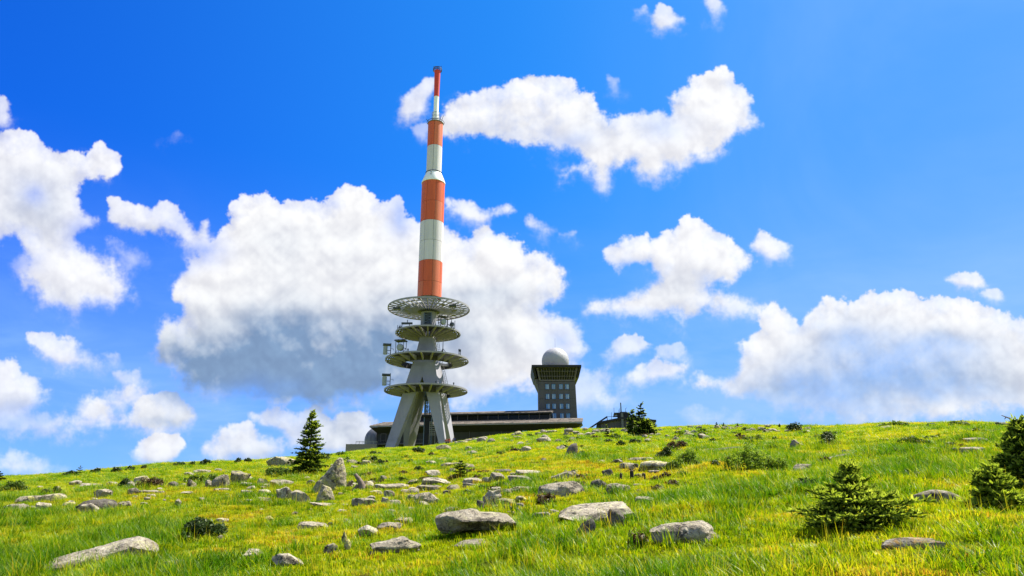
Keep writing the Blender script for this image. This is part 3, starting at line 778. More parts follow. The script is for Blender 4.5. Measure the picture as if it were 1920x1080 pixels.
for lo, hi, mm in ((560, 532.5, ('red_fade', 'red')), (532.5, 493.5, ('red', 'red_fade')), (493.5, 456.5, ('white', 'white_fade')), (456.5, 419.5, ('white_fade', 'white')), (419.5, 383.5, ('red', 'red', 'red_fade')), (383.5, 345.5, ('red', 'red'))):
    panels(lo, hi, RL, [M[q] for q in mm], 8, turn=.22 + .05 * (lo % 3))
mb = MB(); mb.lathe([(RL - .05, tz(345.6)), (RL + .12, tz(345.4)), (RL + .12, tz(343.5)), (2.36, tz(326)), (2.2, tz(326))], 48); cone = mb.build('cone', M['white_bright'], tower, True)
mb = MB()
for dz in (.0, .7):
    mb = MB(); mb.box(-.62, -.38, -3.02, -2.80, tz(335) + dz, tz(335) + dz + .3); mb.build('hatch', M['fascia'], cone)
mb = MB(); mb.lathe([(2.25, tz(325.6)), (2.52, tz(325.6)), (2.52, tz(325.6)+.10), (2.25, tz(325.6)+.10)], 40, closed=True); mb.build('seam_ring', M['steel_dark'], tower)
panels(325, 277, 2.30, [M['white'], M['white_fade']], 6, turn=.5); panels(277, 233, 2.30, [M['red_fade'], M['red']], 6, turn=.5)
mb = MB(); mb.lathe([(0, tz(232.6)), (2.44, tz(232.6)), (2.44, tz(232.6)+.22), (0, tz(232.6)+.22)], 36); mb.build('top_flange', M['steel_pale'], tower)
mb = MB()
mb.lathe([(2.62, tz(230)-.06), (2.72, tz(230)-.06), (2.72, tz(230)+.06), (2.62, tz(230)+.06)], 30, closed=True)
for k in range(10):
    a = 2*math.pi*k/10; mb.beam((2.3*math.cos(a), 2.3*math.sin(a), tz(233)), (2.67*math.cos(a), 2.67*math.sin(a), tz(230)), .07)
for a, l in ((-.6, 2.2), (-.9, 1.6), (2.6, 1.5), (3.6, 1.3)):
    mb.beam((2.2*math.cos(a), 2.2*math.sin(a), tz(234)), (3.1*math.cos(a), 3.1*math.sin(a), tz(234) + l), .10)
mb.build('railing', M['steel_dark'], tower)
mb = MB(); mb.lathe([(.0, tz(232)), (1.05, tz(232)), (.92, tz(212)), (.78, tz(208)), (.80, tz(182)), (0, tz(182))], 24); lowm = mb.build('mast_tube', M['white_bright'], tower, True)
mb = MB(); mb.lathe([(.0, tz(182)), (.84, tz(182)), (.94, tz(136)), (1.02, tz(133)), (0, tz(133))], 24); topm = mb.build('mast_tube', M['red_top'], tower, True); topm['label'] = 'red upper mast tube'
mb = MB()
for py in (226, 219, 213): mb.lathe([(1.20, tz(py)-.04), (1.28, tz(py)-.04), (1.28, tz(py)+.04), (1.20, tz(py)+.04)], 20, closed=True)
for k in range(8):
    a = 2*math.pi*k/8; mb.beam((1.24*math.cos(a), 1.24*math.sin(a), tz(232)), (1.24*math.cos(a), 1.24*math.sin(a), tz(212)), .06)
mb.build('service_cage', M['steel_pale'], lowm)
mb = MB()
for py in (132.5, 130): mb.lathe([(1.25, tz(py)-.10), (1.42, tz(py)-.10), (1.42, tz(py)+.10), (1.25, tz(py)+.10)], 24, closed=True)
for k in range(8):
    a = 2*math.pi*k/8; mb.beam((.95*math.cos(a), .95*math.sin(a), tz(134)), (1.33*math.cos(a), 1.33*math.sin(a), tz(130)), .08)
for x in (-1.25, 0, 1.25): mb.beam((x, 0, tz(132)), (x, 0, tz(124)), .09)
mb.beam((-1.25, 0, tz(124.5)), (1.25, 0, tz(124.5)), .09)
mb.build('top_ring', M['steel_dark'], topm)

# round platforms
def platform(py, rpx, rin, nrib, hub_drop, depth_o, depth_i, open_deck=False, spokes=0):
    z = tz(py); R = tw(rpx, py); ri = R * rin
    mb = MB()
    if open_deck:
        for q in (1.0, .80, .60, .42, .28): mb.lathe([(R*q - .10, z - .28 - hub_drop*(1-q)), (R*q + .02, z - .28 - hub_drop*(1-q)), (R*q + .02, z - hub_drop*(1-q)*.3), (R*q - .10, z - hub_drop*(1-q)*.3)], 64, closed=True)
        deck = mb.build('platform', M['steel_pale'], tower)
    else:
        nq = 8; dq = (R - ri) / nq                       # concentric grating planks, light falls through the joints
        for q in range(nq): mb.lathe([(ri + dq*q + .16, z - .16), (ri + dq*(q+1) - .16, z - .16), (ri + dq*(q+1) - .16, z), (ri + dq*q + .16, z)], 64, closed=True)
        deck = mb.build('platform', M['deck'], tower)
    if not open_deck:
        mb = MB(); mb.lathe([(R + .003, z - depth_o), (R + .14, z - depth_o), (R + .14, z + .08), (R + .003, z + .08)], 64, closed=True); mb.build('rim', M['steel_pale'], deck)
        if rin > .3:
            mb = MB(); mb.lathe([(ri - .16, z - depth_i), (ri - .003, z - depth_i), (ri - .003, z + .1), (ri - .16, z + .1)], 64, closed=True); mb.build('rim', M['deck'], deck)
    else:
        mb = MB(); mb.lathe([(R + .03, z - .42), (R + .16, z - .42), (R + .16, z + .10), (R + .03, z + .10)], 64, closed=True); mb.build('rim', M['concrete'], deck)
        mb = MB(); mb.lathe([(rs + .02, z - hub_drop - .5), (tw(20.5, 586), z - hub_drop - .35), (tw(20.5, 586), z - hub_drop - .1), (rs + .02, z - hub_drop - .1)], 48, closed=True); mb.build('hub_collar', M['steel_dark'], deck)
    # ribs: one shape, copied around
    mb = MB(); w = .10 if open_deck else .19
    r0 = max(ri, rs + .1) if not open_deck else tw(19, 586)
    zt = -.165 if not open_deck else -.02
    mb.hexa([(r0, -w, z - hub_drop - depth_i + zt*0), (R - .01, -w, z - depth_o + .05), (R - .01, w, z - depth_o + .05), (r0, w, z - hub_drop - depth_i)],
            [(r0, -w, z + zt - (hub_drop if open_deck else 0)), (R - .01, -w, z + zt), (R - .01, w, z + zt), (r0, w, z + zt - (hub_drop if open_deck else 0))])
    me = mb.mesh('rib'); me.materials.append(M['steel_pale'] if open_deck else M['rib'])
    for k in range(nrib):
        o = link('rib', me, None, deck); o.rotation_euler = (0, 0, 2*math.pi*(k + .37)/nrib)
    if open_deck:      # cross bracing and loose grating bars between the ribs
        mb = MB(); rng = random.Random(3)
        for k in range(nrib):
            a = 2*math.pi*(k + .37)/nrib; b = 2*math.pi*(k + 1.37)/nrib
            for (qa, qb) in ((1.0, .80), (.80, .60), (.60, .42)):
                if rng.random() < .72:
                    za = z - .15 - hub_drop*(1-qa); zb = z - .15 - hub_drop*(1-qb)
                    mb.beam((R*qa*math.cos(a), R*qa*math.sin(a), za), (R*qb*math.cos(b), R*qb*math.sin(b), zb), .10)
            if rng.random() < .30:
                q = rng.uniform(.5, .85); da = (b - a)
                mb.add([(R*q*math.cos(a), R*q*math.sin(a), z - .1 - hub_drop*(1-q)), (R*(q+.13)*math.cos(a), R*(q+.13)*math.sin(a), z - .1 - hub_drop*(.87-q)), (R*(q+.13)*math.cos(b), R*(q+.13)*math.sin(b), z - .1 - hub_drop*(.87-q)), (R*q*math.cos(b), R*q*math.sin(b), z - .1 - hub_drop*(1-q))], [(0,1,2,3)])
        br = mb.build('bracing', M['steel_pale'], deck); br['kind'] = 'stuff'
    for k in range(spokes):
        a = math.atan2(_c[0].y, _c[0].x) + 2*math.pi*k/spokes + math.pi/4*0
        rr = Rz(z) * .95
        mb = MB(); mb.beam((rr*math.cos(a) * .9, rr*math.sin(a) * .9, z - .75), (ri + .2, ) + ((0,)*0) if False else ((ri + .25)*math.cos(a), (ri + .25)*math.sin(a), z - .55), .55, .7); mb.build('spoke', M['concrete'], deck)
    return z, R
P1 = platform(578.5, 75.5, .25, 36, .85, .40, .30, open_deck=True)
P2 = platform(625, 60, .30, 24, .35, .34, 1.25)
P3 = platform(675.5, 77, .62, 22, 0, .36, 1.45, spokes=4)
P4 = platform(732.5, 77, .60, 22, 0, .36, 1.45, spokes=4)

# cable ladder up the right-hand face
mb = MB(); zA, zB = tz(718), tz(640)
def edge(z, off): c = _c[2]; return Vector((c.x*(Rz(z)+.30) + off*.5, c.y*(Rz(z)+.30) - abs(off)*.4, z))
for off in (0, 1.1):
    mb.path([edge(z, off) for z in np.linspace(zA, zB, 7)], .06, 4)
for z in np.linspace(zA, zB, 26): mb.beam(edge(z, 0), edge(z, 1.1), .06)
mb.build('cable_ladder', M['steel_pale'], tower)

# antennas on the platforms: things of their own
def rim_pt(P, ang, q=.93):
    z, R = P; a = math.radians(ang); return Vector((TX + R*q*math.cos(a), TD + R*q*math.sin(a), TZ + z))
ANT = 'antennas on the tower platforms'
def drum_antenna(loc, rz, h, label, roof=True, face='antenna'):
    t = empty('drum_antenna', loc, rz); tag(t, label, 'antenna', ANT)
    mb = MB(); mb.tube((0, -.15*h, h*.48), (0, -.42*h, h*.48), h*.27, h*.27, 24); mb.tube((0, -.42*h, h*.48), (0, -.47*h, h*.48), h*.27, h*.20, 24); mb.build('dish', M[face], t)
    mb = MB(); mb.tube((0, .0, h*.48), (0, -.15*h, h*.48), h*.12, h*.25, 14); mb.build('feed', M['antenna_dark'], t)
    mb = MB()
    for sx in (-1, 1):
        mb.beam((sx*h*.33, -.45*h, 0), (sx*h*.33, -.45*h, h), .12); mb.beam((sx*h*.33, .12*h, 0), (sx*h*.33, .12*h, h), .12)
        mb.beam((sx*h*.33, -.45*h, 0.06), (sx*h*.33, .12*h, h*.5), .09)
    mb.beam((-h*.33, .12*h, h*.48), (h*.33, .12*h, h*.48), .12); mb.beam((-h*.33, -.45*h, .06), (h*.33, -.45*h, .06), .12)
    mb.build('mount_frame', M['steel_dark'], t)
    if roof:
        mb = MB(); mb.hexa([(-h*.45,-h*.58,h),(h*.45,-h*.58,h),(h*.45,h*.2,h*1.0),(-h*.45,h*.2,h)], [(-h*.40,-h*.5,h*1.10),(h*.40,-h*.5,h*1.10),(h*.40,h*.15,h*1.06),(-h*.40,h*.15,h*1.06)]); mb.build('ice_roof', M['antenna_dark'], t)
    return t
def side_antenna(loc, rz, h, label):
    t = empty('panel_antenna', loc, rz); tag(t, label, 'antenna', ANT)
    mb = MB(); mb.tube((-.42*h, 0, h*.08), (-.42*h, 0, h*.72), h*.17, h*.17, 14); mb.build('shroud', M['antenna'], t)
    mb = MB(); mb.box(-.62*h, .02*h, -.22*h, .22*h, h*.80, h*.92); mb.build('ice_roof', M['antenna_dark'], t)
    mb = MB(); mb.beam((0, 0, 0), (0, 0, h), .20); mb.beam((-.42*h, 0, .4*h), (0, 0, .4*h), .14); mb.beam((-.30*h, 0, .2*h), (0, 0, .1*h), .10); mb.beam((0, 0, .55*h), (.22*h, 0, .55*h), .09); mb.beam((.22*h, 0, .55*h), (.22*h, 0, .42*h), .09)
    mb.build('mast', M['steel_dark'], t); return t
def whip(loc, h, label, tripod=True):
    t = empty('whip_antenna', loc); tag(t, label, 'antenna', ANT)
    mb = MB(); mb.tube((0,0,.0), (0,0,h), .13, .07, 8); mb.build('mast', M['steel_dark'], t)
    mb = MB()
    if tripod:
        for a in (0, 2.1, 4.2): mb.beam((h*.22*math.cos(a), h*.22*math.sin(a), 0), (0, 0, h*.30), .13)
    else:
        mb.box(-.22, .22, -.22, .22, 0, .12); mb.box(-.17, .17, -.17, .17, h*.6, h*.92)
    mb.build('foot', M['steel_dark'], t); return t
side_antenna(rim_pt(P3, 213, .97), .25, 3.4, 'grey shroud antenna at the far left rim of the third platform')
drum_antenna(rim_pt(P3, 232, .86), -.25, 3.4, 'round drum antenna under a frame roof on the third platform')
whip(rim_pt(P3, 243, .82), 1.4, 'short stub antenna right of the roofed drum on the third platform', False)
whip(rim_pt(P3, 300, .90), 4.2, 'tall whip antenna on a tripod foot on the third platform')
whip(rim_pt(P3, 326, .98), 1.8, 'first thin post antenna at the right rim of the third platform', False)
whip(rim_pt(P3, 329, .98), 1.8, 'second thin post antenna at the right rim of the third platform', False)
side_antenna(rim_pt(P4, 215, .97), .2, 3.6, 'grey shroud antenna alone at the left of the lowest platform')
whip(rim_pt(P4, 318, .97), .9, 'tiny stub antenna at the right rim of the lowest platform', False)
whip(rim_pt(P4, 290, .95), .7, 'tiny dark stub in front of the pylon on the lowest platform', False)
t = empty('bar_antenna', rim_pt(P2, 232, .92)); tag(t, 'dark flat bar antenna at the left of the second platform', 'antenna', ANT)
mb = MB(); mb.box(-1.5, 1.5, -.35, .35, .9, 1.35); mb.build('bar', M['antenna_dark'], t)
mb = MB(); mb.beam((-1.35, 0, 0), (-1.35, 0, .9), .14); mb.beam((.7, 0, 0), (.7, 0, .9), .14); mb.beam((.1, 0, 1.35), (.1, 0, 2.1), .18); mb.build('mount_frame', M['steel_dark'], t)
drum_antenna(rim_pt(P2, 206, .95), 1.2, 1.3, 'small dark drum antenna at the left rim of the second platform', False, 'antenna_dark')
drum_antenna(rim_pt(P2, 305, .86), .5, 2.9, 'pale drum antenna at the right of the second platform', True)
drum_antenna(rim_pt(P2, 322, .93), 1.0, 2.3, 'dark drum antenna beside the pale one on the second platform', False, 'antenna_dark')
for a, l in ((200, 'left'), (322, 'right')):
    t = empty('equipment_box', rim_pt((P1[0] - .95, P1[1]), a, .80)); tag(t, 'dark equipment box slung under the %s side of the top platform' % l, 'equipment box', 'boxes under the top platform')
    mb = MB(); mb.box(-1.0, 1.0, -.6, .6, -.25, .3); mb.build('housing', M['antenna_dark'], t); mb = MB()
    for x in (-.7, .7): mb.beam((x, 0, .3), (x, 0, .9), .1)
    mb.build('bracket', M['steel_dark'], t)

# lattice stair tower standing between the legs
lt = empty('lattice_lift_tower', (TX, TD, TZ)); tag(lt, 'dark steel lattice tower with ladder standing between the concrete legs', 'lattice tower')
lx0, lx1 = tw(-.5, 770), tw(13, 770); ly = 1.1; ztop = tz(722); zb = -.3
for x in (lx0, lx1):
    for y in (-ly, ly):
        mb = MB(); mb.beam((x, y, zb), (x, y, ztop), .24); mb.build('post', M['steel_blue'], lt)
mb = MB(); nz = 13
for k in range(nz):
    za = tz(775) + (ztop - tz(775)) * k / nz; zc = tz(775) + (ztop - tz(775)) * (k + 1) / nz
    for y in (-ly, ly):
        mb.beam((lx0, y, za), (lx1, y, za), .12); mb.beam((lx0 if k % 2 else lx1, y, za), (lx1 if k % 2 else lx0, y, zc), .09)
    for x in (lx0, lx1): mb.beam((x, -ly, za), (x, ly, za), .12)
for x in (lx0 + .6, lx1 - .7): mb.beam((x, -ly*.5, zb), (x, -ly*.5, ztop), .22)
mb.build('bracing', M['steel_blue'], lt)
mb = MB(); mb.box(lx0 - .2, lx1 + .2, -ly - .2, ly + .2, tz(751), tz(743)); mb.build('landing', M['steel_dark'], lt)
mb = MB(); mb.box(lx0 - .35, lx1 + .5, -ly - .35, ly + .35, tz(783), tz(779.5))
mb.box(lx0 + .1, lx1 - .1, -ly + .1, ly - .1, zb, tz(783)); mb.build('lower_shaft', M['fascia'], lt)
mb = MB(); a, b = tw(10.5, 805), tw(21, 805)
for x in (a, b): mb.beam((x, -ly - .7, zb), (x, -ly - .7, tz(792)), .12)
for k in range(8): z = tz(817) + (tz(793) - tz(817)) * k / 7; mb.beam((a, -ly - .7, z), (b, -ly - .7, z), .17)
mb.build('ladder', M['steel_pale'], lt)
# slanting steel stair behind the right-hand leg
st = empty('steel_stair', (TX, TD, TZ)); tag(st, 'dark slanting steel stair with pale handrail at the foot of the legs', 'staircase')
mb = MB(); p0 = Vector((tw(22, 835), .5, tz(838))); p1 = Vector((tw(36, 818), 2.6, tz(815)))
for dy in (0, 1.0): mb.beam(p0 + Vector((0, dy, 0)), p1 + Vector((0, dy, 0)), .22, .45)
mb.build('stringer', M['steel_dark'], st)
for k in range(8):
    q = p0.lerp(p1, (k + .5)/8); mb = MB(); mb.box(q.x - .2, q.x + .2, q.y + .11, q.y + .89, q.z + .02, q.z + .08); mb.build('tread', M['steel_dark'], st)
mb = MB(); up = Vector((0, 0, 1.0))
mb.beam(p0 + up, p1 + up, .10)
for k in range(5): q = p0.lerp(p1, k/4); mb.beam(q, q + up, .08)
mb.build('handrail', M['steel_pale'], st)

# ------------------------------------------------------------------ buildings: facades set out on vertical planes
class Facade:
    """vertical plane through two points of the picture plane's world; local x along it, y away from the viewer, z up"""
    def __init__(self, pxa, Da, pxb, Db, py):
        a = ray(pxa, py); b = ray(pxb, py)
        A = np.array([a[0]*Da/a[1], Da]); B = np.array([b[0]*Db/b[1], Db])
        self.A = A; self.u = (B - A) / np.linalg.norm(B - A); self.n = np.array([-self.u[1], self.u[0]])
        self.rz = math.atan2(self.u[1], self.u[0]); self.z0 = gz(A[0], A[1]) - 1.0
    def uv(self, px, py, back=0.0):
        """local (x, z) of a picture point lying `back` metres behind the facade"""
        d = ray(px, py); O = self.A + self.n * back
        t = (O @ self.n) / (d[:2] @ self.n); P = d[:2] * t
        return float((P - O) @ self.u), float(EYE + d[2]*t - self.z0)
    def root(self, name): return empty(name, (self.A[0], self.A[1], self.z0), self.rz)

# the long hall
HF = Facade(707, 236, 1080, 227, 795)
hall = HF.root('station_hall'); tag(hall, 'long low dark hall with two stepped shingle roofs behind the mast', 'building')
xL = HF.uv(707, 810)[0]; xR = HF.uv(1081, 800)[0]; zE = HF.uv(900, 796)[1]
mb = MB(); mb.box(xL, xR, 0, 14, -8, zE - .05); mb.build('wall', M['panel_low'], hall)
zl0 = HF.uv(720, 836)[1]
# wall boarding panels proud of the wall
npan = 19; pw = (xR - xL) / npan; mb = MB(); mb.box(.04, pw - .04, -.06, -.003, -6, zE - .5); me = mb.mesh('wall_panel'); me.materials.append(M['panel_low'])
for k in range(npan):
    o = link('wall_panel', me, None, hall); o.location = (xL + k*pw, 0, 0)
mb = MB()
for k in range(0, npan + 1, 3):
    x = xL + k*pw; mb.tube((x, -.2, -6), (x, -.2, zE - .3), .09, .09, 6)
for k in range(0): pass
mb.build('downpipe', M['panel'], hall)
# lower roof: sloping shingle band with overhanging black soffit
eL = HF.uv(693, 797.5, -2.2)[0]; eR = HF.uv(1091.5, 790, -2.2)[0]
ze = HF.uv(900, 794.3, -2.2)[1]; zr = HF.uv(900, 787.5, 3.5)[1]
mb = MB(); mb.hexa([(eL, -2.2, ze - .42), (eR, -2.2, ze - .42), (eR, 3.5, zr - .35), (eL + 3, 3.5, zr - .35)], [(eL, -2.2, ze), (eR, -2.2, ze), (eR, 3.5, zr), (eL + 3, 3.5, zr)]); roof_lo = mb.build('roof', M['shingle'], hall)
mb = MB(); mb.hexa([(xL + .2, -.07, ze - 2.2), (xR - .3, -.07, ze - 2.2), (xR - .3, 3, ze - 2.2), (xL + .2, 3, ze - 2.2)], [(eL + .05, -2.15, ze - .43), (eR - .05, -2.15, ze - .43), (eR - .05, 3.4, ze - .43), (eL + 3, 3.4, ze - .43)]); mb.build('soffit', M['fascia'], roof_lo)
mb = MB(); mb.box(eL, eR, -2.32, -2.21, ze - .40, ze - .10); mb.build('gutter', M['steel_pale'], roof_lo)
rngs = random.Random(4)
# rows of shingles laid on the lower slope, alternately proud
nrow = 5; mbs = MB(); L = eR - eL - 3.2; slope = (zr - ze) / 5.7
for r in range(nrow):
    x = eL + .6*r + .1; y0 = -2.2 + 5.6*r/nrow
    while x < eR - .8:
        w = rngs.uniform(.7, 1.2); pr = rngs.uniform(.03, .12)
        mbs.hexa([(x, y0, ze + (y0+2.2)*slope + .004), (x + w - .05, y0, ze + (y0+2.2)*slope + .004), (x + w - .05, y0 + 1.1, ze + (y0+3.3)*slope + .004), (x, y0 + 1.1, ze + (y0+3.3)*slope + .004)],
                 [(x, y0, ze + (y0+2.2)*slope + pr), (x + w - .05, y0, ze + (y0+2.2)*slope + pr), (x + w - .05, y0 + 1.1, ze + (y0+3.3)*slope + .02), (x, y0 + 1.1, ze + (y0+3.3)*slope + .02)])
        x += w
sh = mbs.build('shingles', M['shingle'], roof_lo); sh['kind'] = 'stuff'
# clerestory
cL = HF.uv(783, 782, 3.6)[0]; cR = HF.uv(1031, 780, 3.6)[0]; zc1 = HF.uv(900, 775.5, 3.6)[1]
mb = MB(); mb.box(cL, cR, 3.95, 12, zr - .5, zc1 + .3); cler = mb.build('clerestory', M['fascia'], hall)
nb = 13; bw = (cR - cL) / nb
mb = MB(); mb.box(.12, bw - .12, 3.80, 3.90, zr + .05, zc1 - .08); me = mb.mesh('pane'); me.materials.append(M['glass_dark'])
mb = MB(); mb.box(-.12, .12, 3.55, 3.949, zr - .4, zc1 + .2); mp = mb.mesh('post'); mp.materials.append(M['frame_grey'])
for k in range(nb + 1):
    if k < nb: o = link('pane', me, None, cler); o.location = (cL + k*bw, 0, 0)
    o = link('post', mp, None, cler); o.location = (cL + k*bw, 0, 0)
uL = HF.uv(781, 777, 2.4)[0]; uR = HF.uv(1035, 772, 2.4)[0]; zu = HF.uv(920, 775.5, 2.4)[1]; zu2 = HF.uv(920, 771.8, 5.2)[1]
mb = MB(); mb.hexa([(uL, 2.4, zu - .30), (uR, 2.4, zu - .30), (uR, 8, zu2 + .10), (uL, 8, zu2 + .10)], [(uL, 2.4, zu + .12), (uR, 2.4, zu + .12), (uR, 8, zu2 + .55), (uL, 8, zu2 + .55)]); up_roof = mb.build('roof', M['shingle'], hall); up_roof['label'] = 'upper shingle roof over the clerestory'
mb = MB(); mb.box(uL, uR, 2.28, 2.39, zu - .28, zu + .02); mb.build('gutter', M['fascia'], up_roof)
mbs = MB()
for r in range(3):
    x = uL; y0 = 2.4 + 1.6*r
    while x < uR - 1:
        w = rngs.uniform(.7, 1.3); z = zu + .12 + (y0 - 2.4) / 5.6 * (zu2 + .43 - zu); pr = rngs.uniform(.03, .12)
        mbs.hexa([(x, y0, z + .003), (x+w-.05, y0, z + .003), (x+w-.05, y0+1.5, z + .02), (x, y0+1.5, z + .02)], [(x, y0, z + pr), (x+w-.05, y0, z + pr), (x+w-.05, y0+1.5, z + .3), (x, y0+1.5, z + .3)]); x += w
sh = mbs.build('shingles', M['shingle'], up_roof); sh['kind'] = 'stuff'
# windows near the right-hand end, blue frames
def cross_window(parent, x, z, w, h, y, glass, fr, bars=1, name='window'):
    mb = MB(); t = min(w, h) * .09
    for (a, b, c, d) in ((x - w/2, x + w/2, z - h/2, z - h/2 + t), (x - w/2, x + w/2, z + h/2 - t, z + h/2), (x - w/2, x - w/2 + t, z - h/2 + t, z + h/2 - t), (x + w/2 - t, x + w/2, z - h/2 + t, z + h/2 - t)):
        mb.box(a, b, y - .16, y - .02, c, d)
    mb.box(x - t*.8, x + t*.8, y - .14, y - .02, z - h/2 + t, z + h/2 - t)
    if bars > 1:
        mb.box(x - w/2 + t, x - t*.8, y - .14, y - .02, z - t*.4, z + t*.4); mb.box(x + t*.8, x + w/2 - t, y - .14, y - .02, z - t*.4, z + t*.4)
    o = mb.build(name, fr, parent)
    for s in (-1, 1):
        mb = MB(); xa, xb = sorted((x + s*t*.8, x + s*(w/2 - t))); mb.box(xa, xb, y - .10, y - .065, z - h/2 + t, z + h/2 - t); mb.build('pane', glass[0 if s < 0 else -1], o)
    mb = MB(); mb.box(x - w/2 - .05, x + w/2 + .05, y - .22, y - .02, z - h/2 - .12, z - h/2 - .003); mb.build('sill', M['frame_grey'], o)
    return o
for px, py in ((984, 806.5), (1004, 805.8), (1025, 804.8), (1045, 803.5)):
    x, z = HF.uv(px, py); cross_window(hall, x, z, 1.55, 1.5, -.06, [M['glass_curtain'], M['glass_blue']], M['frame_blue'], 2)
x, z = HF.uv(719, 821.5); mb = MB(); mb.box(x - .75, x + .75, -.14, -.064, z - 1.25, z + 1.25); dr = mb.build('door', M['fascia'], hall)
mb = MB()
for s in (-1, 1): mb.box(x + s*.85 - .09, x + s*.85 + .09, -.20, -.064, z - 1.25, z + 1.33)
mb.box(x - .76, x + .76, -.20, -.064, z + 1.251, z + 1.42); mb.build('frame', M['frame_grey'], dr)
# balcony along the front with rail
xa = HF.uv(712, 830)[0]; xb = HF.uv(802, 830)[0]; zb_ = HF.uv(750, 832)[1]
mb = MB(); mb.box(xa, xb, -1.5, -.07, zb_ - .35, zb_); bal = mb.build('balcony', M['panel'], hall)
mb = MB(); mb.beam((xa, -1.45, zb_ + 1.0), (xb, -1.45, zb_ + 1.0), .09)
k = xa
while k < xb: mb.beam((k, -1.45, zb_), (k, -1.45, zb_ + 1.0), .05); k += .55
mb.build('railing', M['frame_grey'], bal)

# timber terrace wall at the left end
TF = Facade(648, 232, 707, 232, 838)
ter = TF.root('timber_terrace'); tag(ter, 'grey timber clad terrace wall with a rail left of the long hall', 'terrace wall')
tx0, tzt = TF.uv(648.5, 832.5); tx1 = TF.uv(706.5, 832.5)[0]
mb = MB(); mb.box(tx0 + .03, tx1, .06, 5, -4, tzt - .02); mb.build('core', M['panel'], ter)
npl = 34; w = (tx1 - tx0) / npl; mb = MB(); mb.box(.012, w - .012, 0, .055, -3.5, tzt); me = mb.mesh('plank'); me.materials.append(M['plank'])
for k in range(npl): o = link('plank', me, None, ter); o.location = (tx0 + k*w, rngs.uniform(-.02, .02), rngs.uniform(-.03, .03))
mb = MB(); xr0 = TF.uv(667, 830)[0]; zt2 = TF.uv(690, 827.5)[1]
mb.beam((xr0, .3, zt2), (tx1, .3, zt2), .12); mb.beam((xr0, .3, (zt2 + tzt)/2), (tx1, .3, (zt2 + tzt)/2), .07)
for k in range(7): x = xr0 + (tx1 - xr0)*k/6; mb.beam((x, .3, tzt), (x, .3, zt2), .10)
mb.build('railing', M['steel_pale'], ter)
# grey dome behind the hall's left end
DDm = 246.0; d = ray(708, 831); dx = d[0]*DDm/d[1]; zc = zpix(826, DDm); rd = 24.5 * spix(826, DDm)
dm = empty('grey_dome', (dx, DDm, zc - 6)); tag(dm, 'dark grey radar dome half hidden behind the hall end', 'dome')
mb = MB(); mb.lathe([(rd, -3), (rd, 6)] + [(rd*math.cos(a), 6 + rd*math.sin(a)) for a in np.linspace(.05, math.pi/2 - .02, 10)] + [(0, 6 + rd)], 32); shell = mb.build('shell', M['dome_grey'], dm, True)
for k in range(16):
    a = 2*math.pi*k/16; mb = MB(); mb.path([(rd*1.004*math.cos(b)*math.cos(a), rd*1.004*math.cos(b)*math.sin(a), 6 + rd*1.004*math.sin(b)) for b in np.linspace(0, math.pi/2, 8)], .05, 4); mb.build('rib', M['frame_grey'], shell)

# weather station tower
WF = Facade(1010, 240.6, 1083, 240.6, 745)
ws = WF.root('weather_tower'); tag(ws, 'dark weather station tower with a flared glazed lookout and white radome', 'tower building')
def W(px, py, back=0.0): return WF.uv(px, py, back)
xl, zl = W(1010.8, 790); xr2, zl2 = W(1084.2, 790); xlt, ztp = W(1010.4, 726); xrt, ztp2 = W(1078.6, 715)
dep = 11.0
mb = MB(); mb.hexa([(xl, 0, -6), (xr2 + .35, 0, -6), (xr2 + .35, dep, -6), (xl, dep, -6)], [(xlt, 0, ztp2), (xrt, 0, ztp2), (xrt, dep, ztp2), (xlt, dep, ztp2)]); body = mb.build('wall', M['panel'], ws)
# cladding panels of the facade, storey by storey (joints stay open)
rows = [730, 747.6, 765.2, 783]; zs = [ztp2] + [W(1045, y)[1] for y in rows] + [-4.0]
for i in range(len(zs) - 1):
    zt_, zb2 = zs[i], zs[i+1]
    for k in range(6):
        def X(z, q):
            t = (z + 6) / (ztp2 + 6); a = xl + (xlt - xl)*t; b = (xr2 + .35) + (xrt - xr2 - .35)*t; return a + (b - a)*q
        q0, q1 = k/6, (k+1)/6; g = .03
        mb = MB(); mb.hexa([(X(zb2, q0)+g, -.07, zb2+g*1.5), (X(zb2, q1)-g, -.07, zb2+g*1.5), (X(zb2, q1)-g, -.004, zb2+g*1.5), (X(zb2, q0)+g, -.004, zb2+g*1.5)],
                           [(X(zt_, q0)+g, -.07, zt_-g*1.5), (X(zt_, q1)-g, -.07, zt_-g*1.5), (X(zt_, q1)-g, -.004, zt_-g*1.5), (X(zt_, q0)+g, -.004, zt_-g*1.5)]); mb.build('facade_panel', M['panel'], body)
rw = random.Random(8)
for i, (py, xs) in enumerate(((725.3, (1026, 1037.8, 1051.6, 1063.2)), (743.7, (1026.8, 1038.4, 1052, 1063.8)), (762, (1027.6, 1039, 1052.8, 1064.4)), (780, (1028, 1039.6, 1053.6, 1065.4)))):
    for px in xs:
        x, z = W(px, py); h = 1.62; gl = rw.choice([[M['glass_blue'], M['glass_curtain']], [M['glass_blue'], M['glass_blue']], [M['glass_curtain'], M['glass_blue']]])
        cross_window(ws, x, z, 1.16, h, -.07, gl, M['frame_blue'], 1)
